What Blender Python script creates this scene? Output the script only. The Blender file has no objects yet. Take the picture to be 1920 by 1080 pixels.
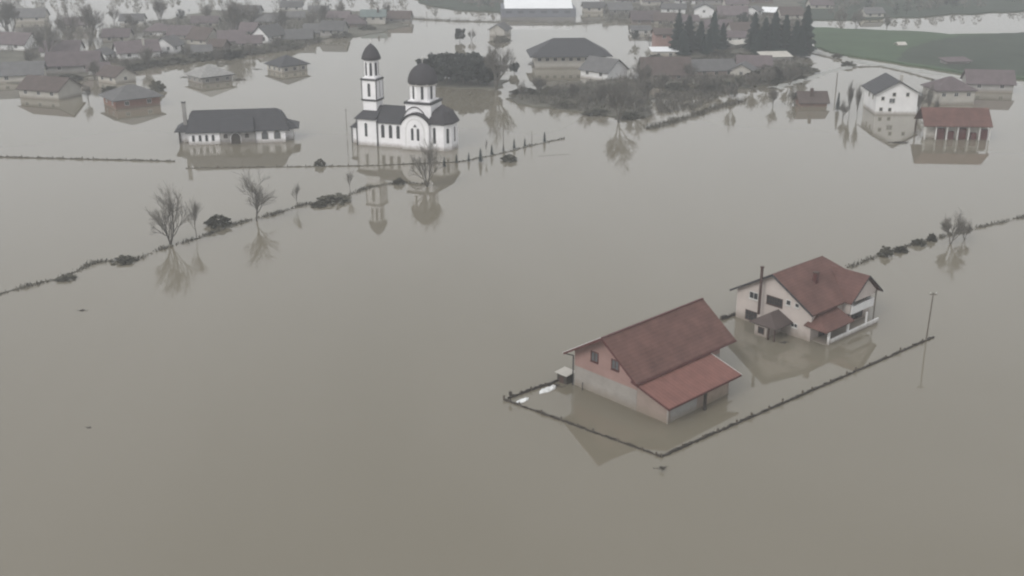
import bpy, math, random
from mathutils import Vector, Matrix

# ------------------------------------------------------------------ camera, sky, sun, exposure
C = bpy.context.scene.collection
SC = bpy.context.scene
CAM_H, FPX, PITCH = 55.0, 2100.0, math.radians(20)      # drone height above the water, focal length in 1920-px pixels
cam_d = bpy.data.cameras.new("camera"); cam = bpy.data.objects.new("camera", cam_d); C.objects.link(cam)
cam_d.sensor_width = 36; cam_d.lens = FPX / 1920 * 36; cam_d.clip_start = 1; cam_d.clip_end = 20000
cam.location = (0, 0, CAM_H); cam.rotation_euler = (math.radians(90) - PITCH, 0, 0)
SC.camera = cam

SUN_EL, SUN_AZ = math.radians(36), math.radians(-140)    # on the left behind the camera, veiled by cloud
w = bpy.data.worlds.new("World"); SC.world = w; w.use_nodes = True
nt = w.node_tree; bg = nt.nodes["Background"]
sky = nt.nodes.new("ShaderNodeTexSky"); sky.sky_type = 'NISHITA'; sky.sun_disc = False
sky.sun_elevation = SUN_EL; sky.sun_rotation = SUN_AZ; sky.dust_density = 7; sky.air_density = 1.5; sky.ozone_density = 1
hs = nt.nodes.new("ShaderNodeHueSaturation"); hs.inputs["Saturation"].default_value = 0.12
nt.links.new(sky.outputs[0], hs.inputs["Color"])
cl = nt.nodes.new("ShaderNodeMix"); cl.data_type = 'RGBA'; cl.inputs["Factor"].default_value = .7      # the even cloud deck over the clear sky
cl.inputs["B"].default_value = (7.6, 7.7, 7.9, 1); nt.links.new(hs.outputs[0], cl.inputs["A"]); nt.links.new(cl.outputs["Result"], bg.inputs["Color"])
bg.inputs["Strength"].default_value = 0.11
sd = bpy.data.lights.new("sun", 'SUN'); sd.energy = 0.8; sd.angle = math.radians(20); sd.color = (1, .97, .93)
sun = bpy.data.objects.new("sun", sd); C.objects.link(sun)
sun.rotation_euler = (math.radians(90) - SUN_EL, 0, math.pi - SUN_AZ + math.radians(0))
SC.view_settings.view_transform = 'Standard'; SC.view_settings.look = 'None'; SC.view_settings.gamma = 1
SC.view_settings.exposure = 0.33
SC.render.engine = 'CYCLES'; SC.cycles.use_denoising = True; SC.cycles.max_bounces = 6
SC.cycles.filter_width = 2.2
SC.cycles.volume_bounces = 1

# ------------------------------------------------------------------ helpers
rnd = random.Random(7)
def at(px, py, z=0.0):
    """a pixel of the 1920x1080 photograph -> the point of the water plane it shows"""
    a = (px - 960) / FPX; b = (540 - py) / FPX
    dy = math.cos(PITCH) + b * math.sin(PITCH); dz = -math.sin(PITCH) + b * math.cos(PITCH)
    t = (z - CAM_H) / dz
    return Vector((a * t, dy * t, z))
def tag(o, label=None, cat=None, group=None, kind=None):
    if label: o["label"] = label
    if cat: o["category"] = cat
    if group: o["group"] = group
    if kind: o["kind"] = kind
    return o
def empty(name, loc, head=0, label=None, cat=None, group=None):
    o = bpy.data.objects.new(name, None); C.objects.link(o); o.location = loc
    o.rotation_euler = (0, 0, math.radians(head)); return tag(o, label, cat, group)
def copy_tree(o, loc, rz, s):
    c = o.copy(); C.objects.link(c); c.location = loc; c.rotation_euler = (0, 0, rz); c.scale = s
    for ch in list(o.children):
        d = ch.copy(); C.objects.link(d); d.parent = c
    return c

class MB:
    def __init__(s): s.v = []; s.f = []; s.m = []; s.mi = 0
    def poly(s, pts):
        n = len(s.v); s.v += [tuple(p) for p in pts]; s.f.append(tuple(range(n, n + len(pts)))); s.m.append(s.mi)
    def box(s, x0, x1, y0, y1, z0, z1):
        n = len(s.v)
        s.v += [(x, y, z) for z in (z0, z1) for x, y in ((x0, y0), (x1, y0), (x1, y1), (x0, y1))]
        for q in ((3, 2, 1, 0), (4, 5, 6, 7), (0, 1, 5, 4), (1, 2, 6, 5), (2, 3, 7, 6), (3, 0, 4, 7)):
            s.f.append(tuple(n + i for i in q)); s.m.append(s.mi)
        return s
    def prism(s, pts, vec):
        """closed prism: polygon pts extruded by vec"""
        vec = Vector(vec); n = len(s.v); k = len(pts); P = [Vector(p) for p in pts]
        s.v += [tuple(p) for p in P] + [tuple(p + vec) for p in P]
        s.f.append(tuple(n + i for i in range(k))[::-1]); s.f.append(tuple(n + k + i for i in range(k)))
        for i in range(k):
            j = (i + 1) % k; s.f.append((n + i, n + j, n + k + j, n + k + i))
        s.m += [s.mi] * (k + 2); return s
    def tube(s, a, b, r0, r1, n=6):
        a = Vector(a); b = Vector(b); d = (b - a)
        if d.length < 1e-6: return s
        d.normalize(); x = d.orthogonal().normalized(); y = d.cross(x); k = len(s.v)
        for c, r in ((a, r0), (b, r1)):
            for i in range(n):
                t = 2 * math.pi * i / n; s.v.append(tuple(c + x * math.cos(t) * r + y * math.sin(t) * r))
        for i in range(n):
            j = (i + 1) % n; s.f.append((k + i, k + j, k + n + j, k + n + i)); s.m.append(s.mi)
        if n > 3:
            s.f.append(tuple(k + i for i in range(n))[::-1]); s.f.append(tuple(k + n + i for i in range(n))); s.m += [s.mi] * 2
        return s
    def lathe(s, c, prof, n=16, a0=0.0):
        k = len(s.v); cx, cy = c
        for r, z in prof:
            for i in range(n):
                t = a0 + 2 * math.pi * i / n; s.v.append((cx + r * math.cos(t), cy + r * math.sin(t), z))
        for q in range(len(prof) - 1):
            for i in range(n):
                j = (i + 1) % n
                s.f.append((k + q * n + i, k + q * n + j, k + (q + 1) * n + j, k + (q + 1) * n + i)); s.m.append(s.mi)
        s.f.append(tuple(k + i for i in range(n))[::-1]); s.f.append(tuple(k + (len(prof) - 1) * n + i for i in range(n))); s.m += [s.mi] * 2
        return s
    def gable(s, u0, u1, v0, v1, ze, zr, th=.16, vr=None, axis='u', ze2=None):
        """roof of two slopes as one closed chevron; eave lines v0, v1 at ze, ridge at vr, extruded from u0 to u1"""
        vr = (v0 + v1) / 2 if vr is None else vr; ze2 = ze if ze2 is None else ze2
        pr = [(v0, ze), (vr, zr), (v1, ze2), (v1, ze2 - th), (vr, zr - th * 1.15), (v0, ze - th)]
        if axis == 'u': return s.prism([(u0, v, z) for v, z in pr], (u1 - u0, 0, 0))
        return s.prism([(v, u0, z) for v, z in pr], (0, u1 - u0, 0))
    def hip(s, u0, u1, v0, v1, ze, zr, in0, in1, th=.2):
        """hipped roof: ridge along u, drawn in by in0 and in1 at the ends"""
        vm = (v0 + v1) / 2
        e = [(u0, v0, ze), (u1, v0, ze), (u1, v1, ze), (u0, v1, ze)]; r0 = (u0 + in0, vm, zr); r1 = (u1 - in1, vm, zr)
        lo = [(x, y, z - th) for x, y, z in e]
        if abs(r0[0] - r1[0]) < .05:
            for i in range(4): s.poly([e[i], e[(i + 1) % 4], r0])
        else:
            s.poly([e[0], e[1], r1, r0]); s.poly([e[1], e[2], r1]); s.poly([e[2], e[3], r0, r1]); s.poly([e[3], e[0], r0])
        for i in range(4): s.poly([lo[i], lo[(i + 1) % 4], e[(i + 1) % 4], e[i]])
        s.poly(lo[::-1]); return s
    def build(s, name, mats, parent=None, smooth=False, loc=None):
        me = bpy.data.meshes.new(name); me.from_pydata(s.v, [], s.f)
        mats = mats if isinstance(mats, (list, tuple)) else [mats]
        for m in mats: me.materials.append(m)
        for p, mi in zip(me.polygons, s.m): p.material_index = mi; p.use_smooth = smooth
        me.update(); o = bpy.data.objects.new(name, me); C.objects.link(o)
        if parent: o.parent = parent
        if loc is not None: o.location = loc
        return o
def B(x0, x1, y0, y1, z0, z1): return MB().box(x0, x1, y0, y1, z0, z1)

def mat(name, col, rough=.85, var=.18, scale=1.2, bump=0.0, bscale=8, spec=.25, stain=None, rows=None, col2=None, rand=0):
    m = bpy.data.materials.new(name); m.use_nodes = True; t = m.node_tree; N = t.nodes; L = t.links
    p = N["Principled BSDF"]; p.inputs["Roughness"].default_value = rough; p.inputs["Specular IOR Level"].default_value = spec
    tc = N.new("ShaderNodeTexCoord"); n = N.new("ShaderNodeTexNoise"); n.inputs["Scale"].default_value = scale
    n.inputs["Detail"].default_value = 6; n.inputs["Roughness"].default_value = .65; L.new(tc.outputs["Object"], n.inputs["Vector"])
    r = N.new("ShaderNodeValToRGB"); L.new(n.outputs["Fac"], r.inputs["Fac"])
    c2 = col2 or tuple(c * (1 + var) for c in col)
    r.color_ramp.elements[0].position = .3; r.color_ramp.elements[1].position = .7
    r.color_ramp.elements[0].color = (*[c * (1 - var) for c in col], 1); r.color_ramp.elements[1].color = (*c2, 1)
    out = r.outputs["Color"]
    if rows:                                            # courses of tiles or the seams of sheet roofing
        wv = N.new("ShaderNodeTexWave"); wv.wave_type = 'BANDS'; wv.bands_direction = rows[0]; wv.inputs["Scale"].default_value = rows[1]
        wv.inputs["Distortion"].default_value = .4; wv.inputs["Detail"].default_value = 2; L.new(tc.outputs["Object"], wv.inputs["Vector"])
        mr = N.new("ShaderNodeMapRange"); mr.inputs["To Min"].default_value = 1 - rows[2]; mr.inputs["To Max"].default_value = 1 + rows[2]
        L.new(wv.outputs["Fac"], mr.inputs["Value"])
        mx = N.new("ShaderNodeMix"); mx.data_type = 'RGBA'; mx.blend_type = 'MULTIPLY'; mx.inputs["Factor"].default_value = 1
        L.new(out, mx.inputs["A"]); L.new(mr.outputs["Result"], mx.inputs["B"]); out = mx.outputs["Result"]
    if stain:                                           # silt left on the walls where the water stood higher
        sp = N.new("ShaderNodeSeparateXYZ"); L.new(tc.outputs["Object"], sp.inputs[0])
        n2 = N.new("ShaderNodeTexNoise"); n2.inputs["Scale"].default_value = 1.7; n2.inputs["Detail"].default_value = 4; L.new(tc.outputs["Object"], n2.inputs["Vector"])
        ad = N.new("ShaderNodeMath"); ad.operation = 'MULTIPLY_ADD'; ad.inputs[1].default_value = -.9; L.new(n2.outputs["Fac"], ad.inputs[0]); L.new(sp.outputs["Z"], ad.inputs[2])
        mr = N.new("ShaderNodeMapRange"); mr.inputs["From Min"].default_value = -.25; mr.inputs["From Max"].default_value = stain
        mr.inputs["To Min"].default_value = .65; mr.inputs["To Max"].default_value = 0; L.new(ad.outputs[0], mr.inputs["Value"])
        mx = N.new("ShaderNodeMix"); mx.data_type = 'RGBA'; mx.inputs["B"].default_value = (.19, .16, .125, 1)
        L.new(mr.outputs["Result"], mx.inputs["Factor"]); L.new(out, mx.inputs["A"]); out = mx.outputs["Result"]
    if rand:                                            # each copy its own shade
        oi = N.new("ShaderNodeObjectInfo"); mr = N.new("ShaderNodeMapRange"); mr.inputs["To Min"].default_value = 1 - rand; mr.inputs["To Max"].default_value = 1 + rand
        L.new(oi.outputs["Random"], mr.inputs["Value"]); mx = N.new("ShaderNodeMix"); mx.data_type = 'RGBA'; mx.blend_type = 'MULTIPLY'; mx.inputs["Factor"].default_value = 1
        L.new(out, mx.inputs["A"]); L.new(mr.outputs["Result"], mx.inputs["B"]); out = mx.outputs["Result"]
    L.new(out, p.inputs["Base Color"])
    if bump:
        b = N.new("ShaderNodeBump"); b.inputs["Strength"].default_value = bump; b.inputs["Distance"].default_value = .05
        n3 = N.new("ShaderNodeTexNoise"); n3.inputs["Scale"].default_value = bscale; n3.inputs["Detail"].default_value = 3
        L.new(tc.outputs["Object"], n3.inputs["Vector"]); L.new(n3.outputs["Fac"], b.inputs["Height"]); L.new(b.outputs[0], p.inputs["Normal"])
    return m

M = {
 'red_tile': mat('red_brown_tile', (.118,.063,.053), .85, .26, .5, rows=('X', .85, .07), bump=.3),
 'red_tile2': mat('red_brown_tile_house', (.112,.060,.052), .85, .26, .5, rows=('Y', .85, .07), bump=.3),
 'light_red': mat('light_red_sheet', (.180,.085,.070), .75, .16, .7, rows=('Y', .6, .08), bump=.1),
 'dark_red': mat('dark_red_board', (.09, .035, .032), .7),
 'brown_tile': mat('brown_tile', (.085, .066, .060), .85, .2, .6),
 'slate': mat('dark_slate', (.046,.046,.050), .65, .12, .8, rows=('Z', .8, .14)),
 'slate_rough': mat('weathered_slate', (.050,.047,.051), .9, .45, 5, bump=.6),
 'slate_dark': mat('dark_metal_trim', (.035, .035, .038), .6),
 'purple_tile': mat('purple_grey_tile', (.105, .085, .088), .85, .2, .5, rand=.2),
 'grey_tile': mat('grey_tile', (.10, .098, .098), .85, .2, .5, rand=.2),
 'teal_tile': mat('grey_green_sheet', (.13, .16, .155), .7, .12, .5),
 'pale_roof': mat('worn_pale_roof', (.26, .255, .245), .9, .35, 1.6),
 'pink': mat('pink_plaster', (.285,.185,.165), .9, .12, .6, stain=.4),
 'grey_plaster': mat('raw_grey_plaster', (.278,.258,.235), .9, .14, .6, stain=.7),
 'pale_pink': mat('pale_pink_plaster', (.455,.405,.375), .9, .10, .5, stain=.9),
 'tan': mat('tan_plaster', (.27,.215,.185), .9, .1, .7, stain=.6),
 'white': mat('white_plaster', (.79, .78, .79), .85, .08, .35, stain=.6),
 'white2': mat('white_plaster_house', (.68, .675, .67), .85, .08, .4, stain=.4, rand=.08),
 'cream': mat('cream_plaster', (.44, .42, .38), .9, .12, .4, stain=.4, rand=.15),
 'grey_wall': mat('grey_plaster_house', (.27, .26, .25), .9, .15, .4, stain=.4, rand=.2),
 'brick': mat('orange_brick', (.21,.115,.092), .9, .2, .9, stain=.4),
 'brown_wall': mat('brown_wall', (.15, .12, .105), .9, .2, .5),
 'glass': mat('dark_window_glass', (.03, .032, .035), .15, .2, 2, spec=.5),
 'glass2': mat('pale_window_glass', (.10, .105, .11), .15, .2, 2, spec=.5),
 'frame': mat('white_frame', (.5, .49, .47), .6),
 'brown_frame': mat('brown_frame', (.07, .045, .038), .7),
 'door_grey': mat('pale_grey_door', (.30, .295, .28), .7, .1, 1, stain=.5),
 'door_tan': mat('tan_door', (.29, .235, .19), .7, .1, 1, stain=.5),
 'dark_wood': mat('dark_wood', (.05, .043, .036), .9, .3, 2),
 'pole': mat('weathered_pole', (.11, .095, .075), .9, .2, 2),
 'bark': mat('grey_bark', (.115, .105, .090), .95, .25, 2, rand=.15),
 'twig': mat('grey_brown_twigs', (.140, .130, .114), .95, .2, .6, rand=.15),
 'bush': mat('brown_green_bush', (.084, .081, .062), .95, .35, 1.2, rand=.2),
 'evergreen': mat('dark_evergreen', (.044, .050, .044), .95, .4, .4, rand=.2),
 'conifer': mat('blue_green_conifer', (.020, .034, .030), .95, .35, .6, rand=.2),
 'scrub': mat('dead_scrub', (.092, .086, .068), .95, .4, .5),
 'mud': mat('wet_mud', (.105, .098, .078), .75, .25, .4),
 'garden': mat('garden_soil', (.105,.100,.080), .9, .35, .12),
 'field': mat('winter_grass', (.050,.080,.042), .95, .22, .06, bump=.3),
 'field2': mat('dark_winter_grass', (.036,.048,.033), .95, .25, .06),
 'road': mat('wet_asphalt', (.30,.30,.28), .6, .12, .3),
 'white_sheet': mat('white_sheet_metal', (.78, .79, .80), .4, .04, .2),
 'blue_grey': mat('blue_grey_sheet', (.15, .155, .18), .7, .1, .2),
 'plastic': mat('white_plastic', (.72, .73, .72), .5, .1, 2),
}

# ------------------------------------------------------------------ the flood water
def water_material():
    m = bpy.data.materials.new("silty_flood_water"); m.use_nodes = True; t = m.node_tree; N = t.nodes; L = t.links
    p = N["Principled BSDF"]; p.inputs["IOR"].default_value = 1.39; p.inputs["Roughness"].default_value = .025
    tc = N.new("ShaderNodeTexCoord"); n = N.new("ShaderNodeTexNoise"); n.inputs["Scale"].default_value = .014; n.inputs["Detail"].default_value = 4
    n.inputs["Distortion"].default_value = .8
    mp = N.new("ShaderNodeMapping"); mp.inputs["Scale"].default_value = (1, .55, 1); mp.inputs["Rotation"].default_value = (0, 0, .4)
    L.new(tc.outputs["Object"], mp.inputs[0]); L.new(mp.outputs[0], n.inputs["Vector"])
    r = N.new("ShaderNodeValToRGB"); L.new(n.outputs["Fac"], r.inputs["Fac"]); e = r.color_ramp.elements
    e[0].position = .3; e[0].color = (.160,.143,.105, 1); e[1].position = .7; e[1].color = (.189,.170,.132, 1)
    L.new(r.outputs["Color"], p.inputs["Base Color"])
    n2 = N.new("ShaderNodeTexNoise"); n2.inputs["Scale"].default_value = 1.1; n2.inputs["Detail"].default_value = 3
    n3 = N.new("ShaderNodeTexNoise"); n3.inputs["Scale"].default_value = .03; n3.inputs["Detail"].default_value = 2
    L.new(tc.outputs["Object"], n2.inputs["Vector"]); L.new(tc.outputs["Object"], n3.inputs["Vector"])
    mr = N.new("ShaderNodeMapRange"); mr.inputs["From Min"].default_value = .4; mr.inputs["From Max"].default_value = .65
    mr.inputs["To Min"].default_value = .003; mr.inputs["To Max"].default_value = .014; L.new(n3.outputs["Fac"], mr.inputs["Value"])
    b = N.new("ShaderNodeBump"); b.inputs["Distance"].default_value = .12; L.new(mr.outputs["Result"], b.inputs["Strength"])
    L.new(n2.outputs["Fac"], b.inputs["Height"]); L.new(b.outputs[0], p.inputs["Normal"])
    return m
wm = MB(); wm.poly([(-1500, -300, 0), (1500, -300, 0), (1500, 1900, 0), (-1500, 1900, 0)])
tag(wm.build("water", water_material()), kind="structure")

# ------------------------------------------------------------------ land above the water: pixel outlines laid on the ground
def land(name, outline, m, z=.14, amp=1.2, step=3.0):
    pts = [at(*p) for p in outline]; ring = []
    r = random.Random(len(outline) * 31 + int(outline[0][0]))
    for i in range(len(pts)):
        a, b = pts[i], pts[(i + 1) % len(pts)]; n = max(1, int((b - a).length / step)); nrm = Vector((-(b - a).y, (b - a).x, 0)).normalized()
        for k in range(n): ring.append(a.lerp(b, k / n) + nrm * r.uniform(-amp, amp))
    mb = MB(); mb.prism([(p.x, p.y, -.3) for p in ring], (0, 0, .3 + z))
    return tag(mb.build(name, m), kind="structure")
def strip(name, line, wd, m, z=.16, amp=.3, gaps=0.0, step=1.2, seed=1):
    """a low bank along a line of pixels, ragged at its edges, with breaks where the water covers it"""
    r = random.Random(seed); P = [at(*p) for p in line]; mb = MB(); pts = []
    for a, b in zip(P, P[1:]):
        n = max(1, int((b - a).length / step)); pts += [a.lerp(b, k / n) for k in range(n)]
    pts.append(P[-1]); run = []
    def flush():
        if len(run) > 2:
            k = len(mb.v)
            for c, l, rr, h in run: mb.v.extend([tuple(l), tuple(c + Vector((0, 0, h))), tuple(rr)])
            for i in range(len(run) - 1):
                q = k + 3 * i; mb.f += [(q, q + 3, q + 4, q + 1), (q + 1, q + 4, q + 5, q + 2)]; mb.m += [0, 0]
        run.clear()
    on = 0
    for i, c in enumerate(pts):
        d = (pts[min(i + 1, len(pts) - 1)] - pts[max(i - 1, 0)]).normalized(); nrm = Vector((-d.y, d.x, 0)); on -= 1
        if gaps and on < 0 and r.random() < gaps: flush(); on = r.randint(2, 6); continue
        if gaps and on > 0 and not run: continue
        wv = wd * .5 * (1 + r.uniform(-.45, .45)); off = nrm * r.uniform(-amp, amp); low = Vector((0, 0, -.06))
        run.append((c + off, c + off - nrm * wv + low, c + off + nrm * wv + low, z * r.uniform(.6, 1.3)))
    flush(); return tag(mb.build(name, m), kind="structure")
def scrub(label, line, wd, h, per_m, m='scrub', seed=1, name="scrub"):
    """dead weeds and twigs nobody could count, along a line"""
    r = random.Random(seed); P = [at(*p) for p in line]; mb = MB()
    for a, b in zip(P, P[1:]):
        L_ = (b - a).length; nrm = Vector((-(b - a).y, (b - a).x, 0)).normalized()
        for k in range(int(L_ * per_m)):
            t = r.random(); c = a.lerp(b, t) + nrm * r.gauss(0, wd * .35)
            cl = .5 + .5 * math.sin(t * L_ * .9 + seed) * math.sin(t * L_ * .23 + seed * 2)
            if r.random() > .35 + .65 * cl: continue
            hh = h * r.uniform(.4, 1.15) * (.5 + cl); d = Vector((r.uniform(-.5, .5), r.uniform(-.5, .5), 1)) * hh
            sx = Vector((r.uniform(-1, 1), r.uniform(-1, 1), 0)).normalized() * r.uniform(.03, .10)
            mb.poly([c - sx + Vector((0, 0, -.05)), c + sx + Vector((0, 0, -.05)), c + d + sx * .5, c + d - sx * .5])
    return tag(mb.build(name, M[m]), label, "scrub", kind="stuff")

# bank with the tree line on the left
bankL = [(-30, 560), (60, 535), (115, 522), (180, 492), (260, 486), (300, 468), (345, 455), (400, 436), (450, 418), (520, 400), (570, 384), (640, 372), (690, 352), (750, 342), (805, 346)]
strip("bank", bankL, 1.2, M['mud'], .12, .35, .22, seed=3)
scrub("dead weeds along the ragged bank under the left bare trees", bankL, 1.0, .38, 34, seed=5)
bankR = [(1590, 503), (1650, 478), (1700, 463), (1760, 446), (1830, 428), (1950, 400)]
strip("bank", bankR, 1.0, M['mud'], .1, .3, .2, seed=8)
scrub("dead weeds along the bank behind the house with balconies", bankR, .9, .35, 30, seed=9)
churchline = [(860, 304), (900, 296), (945, 287), (1000, 272), (1058, 260)]
strip("bank", churchline, .9, M['mud'], .14, .2, .05, seed=11)
scrub("thin weeds on the bank right of the church", churchline, .7, .3, 22, seed=12)
strip("bank", [(1010, 293), (1068, 289)], .6, M['mud'], .05, .1, 0, seed=13)
causeway = [(1216, 242), (1250, 232), (1300, 218), (1340, 203), (1390, 190)]
strip("bank", causeway, 2.2, M['mud'], .3, .5, .05, seed=14)
scrub("weeds on the causeway in front of the bare orchard", causeway, 2.2, .9, 40, seed=15)
# roads
strip("road", [(1450, 166), (1480, 157), (1520, 146), (1560, 133), (1600, 124)], 4.0, M['road'], .35, .1, 0, seed=20)
strip("road", [(1515, 94), (1560, 104), (1620, 118), (1700, 131), (1790, 143), (1960, 160)], 5.0, M['road'], .4, .1, 0, seed=21)
strip("path", [(1600, 126), (1650, 125), (1700, 136), (1750, 150)], 1.2, M['mud'], .3, .2, 0, seed=22)
strip("path", [(1520, 100), (1560, 109), (1590, 120)], 1.4, M['mud'], .3, .2, 0, seed=23)
dyke = [(690, 24), (780, 36), (860, 40), (960, 42), (1060, 46), (1160, 40), (1250, 44)]
strip("path", dyke, 3.5, M['mud'], .5, .4, 0, seed=24)
scrub("hedge of weeds along the far dyke behind the church", dyke, 3, 1.3, 12, seed=25, name="hedgerow")
# land
land("field", [(1522, 53), (1620, 57), (1700, 60), (1780, 66), (1960, 66), (1960, 150), (1860, 146), (1790, 136), (1700, 122), (1600, 108), (1522, 88)], M['field'], .5, 1.5, 5)
land("ground", [(1690, 100), (1740, 82), (1800, 70), (1960, 60), (1960, 148), (1800, 134), (1690, 118)], M['field2'], .504, 1.5, 5)
land("garden", [(950, 186), (1000, 172), (1080, 158), (1160, 150), (1230, 150), (1215, 180), (1222, 216), (1180, 222), (1110, 214), (1030, 204), (970, 196)], M['garden'], .25, 2.0, 3)
land("garden", [(1180, 150), (1240, 128), (1300, 110), (1380, 108), (1460, 100), (1510, 112), (1520, 140), (1450, 158), (1380, 168), (1300, 160), (1230, 165)], M['garden'], .25, 2.0, 4)
land("garden", [(1255, 84), (1350, 70), (1420, 74), (1520, 80), (1520, 104), (1380, 112), (1260, 112)], M['garden'], .25, 2.0, 4)
land("garden", [(1130, 34), (1250, 46), (1400, 52), (1520, 44), (1520, -10), (1130, -10)], M['garden'], .25, 3.0, 5)
land("garden", [(180, 108), (300, 120), (420, 106), (545, 94), (560, 76), (480, 62), (330, 62), (190, 84)], M['garden'], .2, 2.5, 4)
land("garden", [(-60, 150), (60, 160), (190, 140), (200, 110), (120, 90), (-60, 80)], M['garden'], .2, 2.5, 4)
land("garden", [(440, 62), (560, 76), (690, 66), (760, 50), (740, 26), (600, 16), (470, 30)], M['garden'], .2, 2.5, 4)
land("garden", [(300, 58), (420, 66), (520, 56), (520, 24), (400, 20), (290, 40)], M['garden'], .2, 2.5, 4)
land("garden", [(790, 160), (860, 166), (935, 168), (950, 152), (900, 146), (810, 148)], M['garden'], .2, 1.5, 3)
land("ground", [(780, 6), (860, 20), (950, 24), (960, -40), (780, -40)], M['field2'], .4, 3, 6)
land("ground", [(1500, 36), (1600, 38), (1750, 30), (1960, 18), (1960, -60), (1500, -60)], M['field2'], .4, 3, 6)

# ------------------------------------------------------------------ trees
def limb(tr, tw, p, d, ln, r, lev, R, spread, up, kids, twr):
    """one limb of a bare tree: bends, forks and ends in twigs"""
    n = 3 if lev > 1 else 2; pts = [Vector(p)]; d = Vector(d).normalized(); dirs = []
    for i in range(n):
        d = (d + Vector((R.uniform(-.16, .16), R.uniform(-.16, .16), R.uniform(-.05, .13) + up))).normalized()
        pts.append(pts[-1] + d * ln / n); dirs.append(d.copy())
    mb = tr if lev >= 3 else tw
    for i in range(n):
        ra = max(twr, r * (1 - .45 * i / n)); rb = max(twr, r * (1 - .45 * (i + 1) / n)); mb.tube(pts[i], pts[i + 1], ra, rb, 5 if lev >= 3 else 3)
    if lev <= 0: return
    for k in range(kids[lev]):
        t = R.uniform(.3, 1) if k else 1.0; i = min(n - 1, int(t * n)); q = pts[i].lerp(pts[i + 1], min(1, t * n - i))
        ax = Vector((R.gauss(0, 1), R.gauss(0, 1), R.gauss(0, .6))); ax = (ax - ax.dot(dirs[i]) * dirs[i]).normalized()
        nd = (dirs[i] + ax * spread * R.uniform(.5, 1.2)).normalized()
        limb(tr, tw, q, nd, ln * R.uniform(.55, .82), r * .55, lev - 1, R, spread, up, kids, twr)
def bare_tree(seed, stems, kids, spread=.75, up=.05, h0=.30, twr=.0028, r=.022, rad=.38):
    """unit-height bare tree"""
    R = random.Random(seed); tr = MB(); tw = MB()
    for s in range(stems):
        a = 2 * math.pi * s / max(stems, 1) + R.random(); lean = .42 if stems > 1 else .05
        limb(tr, tw, (0, 0, -.02), (math.cos(a) * lean, math.sin(a) * lean, 1), h0 * R.uniform(.9, 1.15), r, 4, R, spread, up, kids, twr)
    al = tr.v + tw.v; zs = sorted(v[2] for v in al); k = 1 / zs[int(len(zs) * .995)]
    rs = sorted(math.hypot(v[0], v[1]) for v in al); q = rad / rs[int(len(rs) * .97)]
    mx = sum(v[0] for v in tw.v) / len(tw.v); my = sum(v[1] for v in tw.v) / len(tw.v)      # crown grown over its foot
    for m_ in (tr, tw): m_.v = [((x - mx * max(0, z * k)) * q, (y - my * max(0, z * k)) * q, z * k) for x, y, z in m_.v]
    rt = empty("bare_tree", (0, 0, 0)); tr.build("trunk", M['bark'], rt); tw.build("crown", M['twig'], rt); return rt
def leafy(seed, name, m, shape, n=2400, q=.022, trunk=True, stem=True):
    """unit-height tree or bush of many small leaf clumps; shape(R) gives a point of the crown"""
    R = random.Random(seed); mb = MB()
    lumps = [Vector(shape(R)) for _ in range(46)]
    for i in range(n):
        c = R.choice(lumps); o = Vector((R.gauss(0, 1), R.gauss(0, 1), R.gauss(0, .8))); o = o.normalized() * (R.random() ** .45) * .115
        p = c + o; a = Vector((R.gauss(0, 1), R.gauss(0, 1), R.gauss(0, 1))).normalized(); b = a.orthogonal().normalized(); s = q * R.uniform(.5, 1.3)
        mb.poly([p - a * s, p - b * s * .6, p + a * s, p + b * s * .6])
    zmax = max(v[2] for v in mb.v); mb.v = [(x / zmax, y / zmax, z / zmax) for x, y, z in mb.v]
    rt = empty(name, (0, 0, 0)); t = MB()
    t.tube((0, 0, -.05), (0, 0, .35), .03, .02, 6)
    for k in range(6):
        a = k * 1.05 + R.random(); t.tube((0, 0, .12 + .04 * k), (math.cos(a) * .2, math.sin(a) * .2, .4 + .05 * k), .013, .005, 4)
    t.build("trunk", M['bark'], rt); mb.build("crown", m, rt); return rt
def conifer(seed, wd=.17, n=2600, q=.028):
    R = random.Random(seed); mb = MB(); rt = empty("conifer", (0, 0, 0))
    MB().tube((0, 0, -.03), (0, 0, .97), .018, .004, 6).build("trunk", M['bark'], rt)
    for i in range(n):
        z = 1 - R.random() ** .62; z = .07 + .93 * z; rr = wd * (1 - z) ** .8 * (.75 + .25 * math.sin(z * 46 + seed)) + .008; a = R.uniform(0, 6.28)
        rr *= (.85 + .3 * math.sin(a * 3 + seed) * (1 - z)); rad = rr * R.uniform(.25, 1) ** .5
        p = Vector((math.cos(a) * rad, math.sin(a) * rad, z)); o = Vector((math.cos(a), math.sin(a), -.45)).normalized(); s = q * R.uniform(.6, 1.3); sd_ = Vector((-math.sin(a), math.cos(a), R.uniform(-.2, .2)))
        mb.poly([p - o * s, p - sd_ * s * .5, p + o * s, p + sd_ * s * .5])
    mb.build("crown", M['conifer'], rt); return rt

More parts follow.
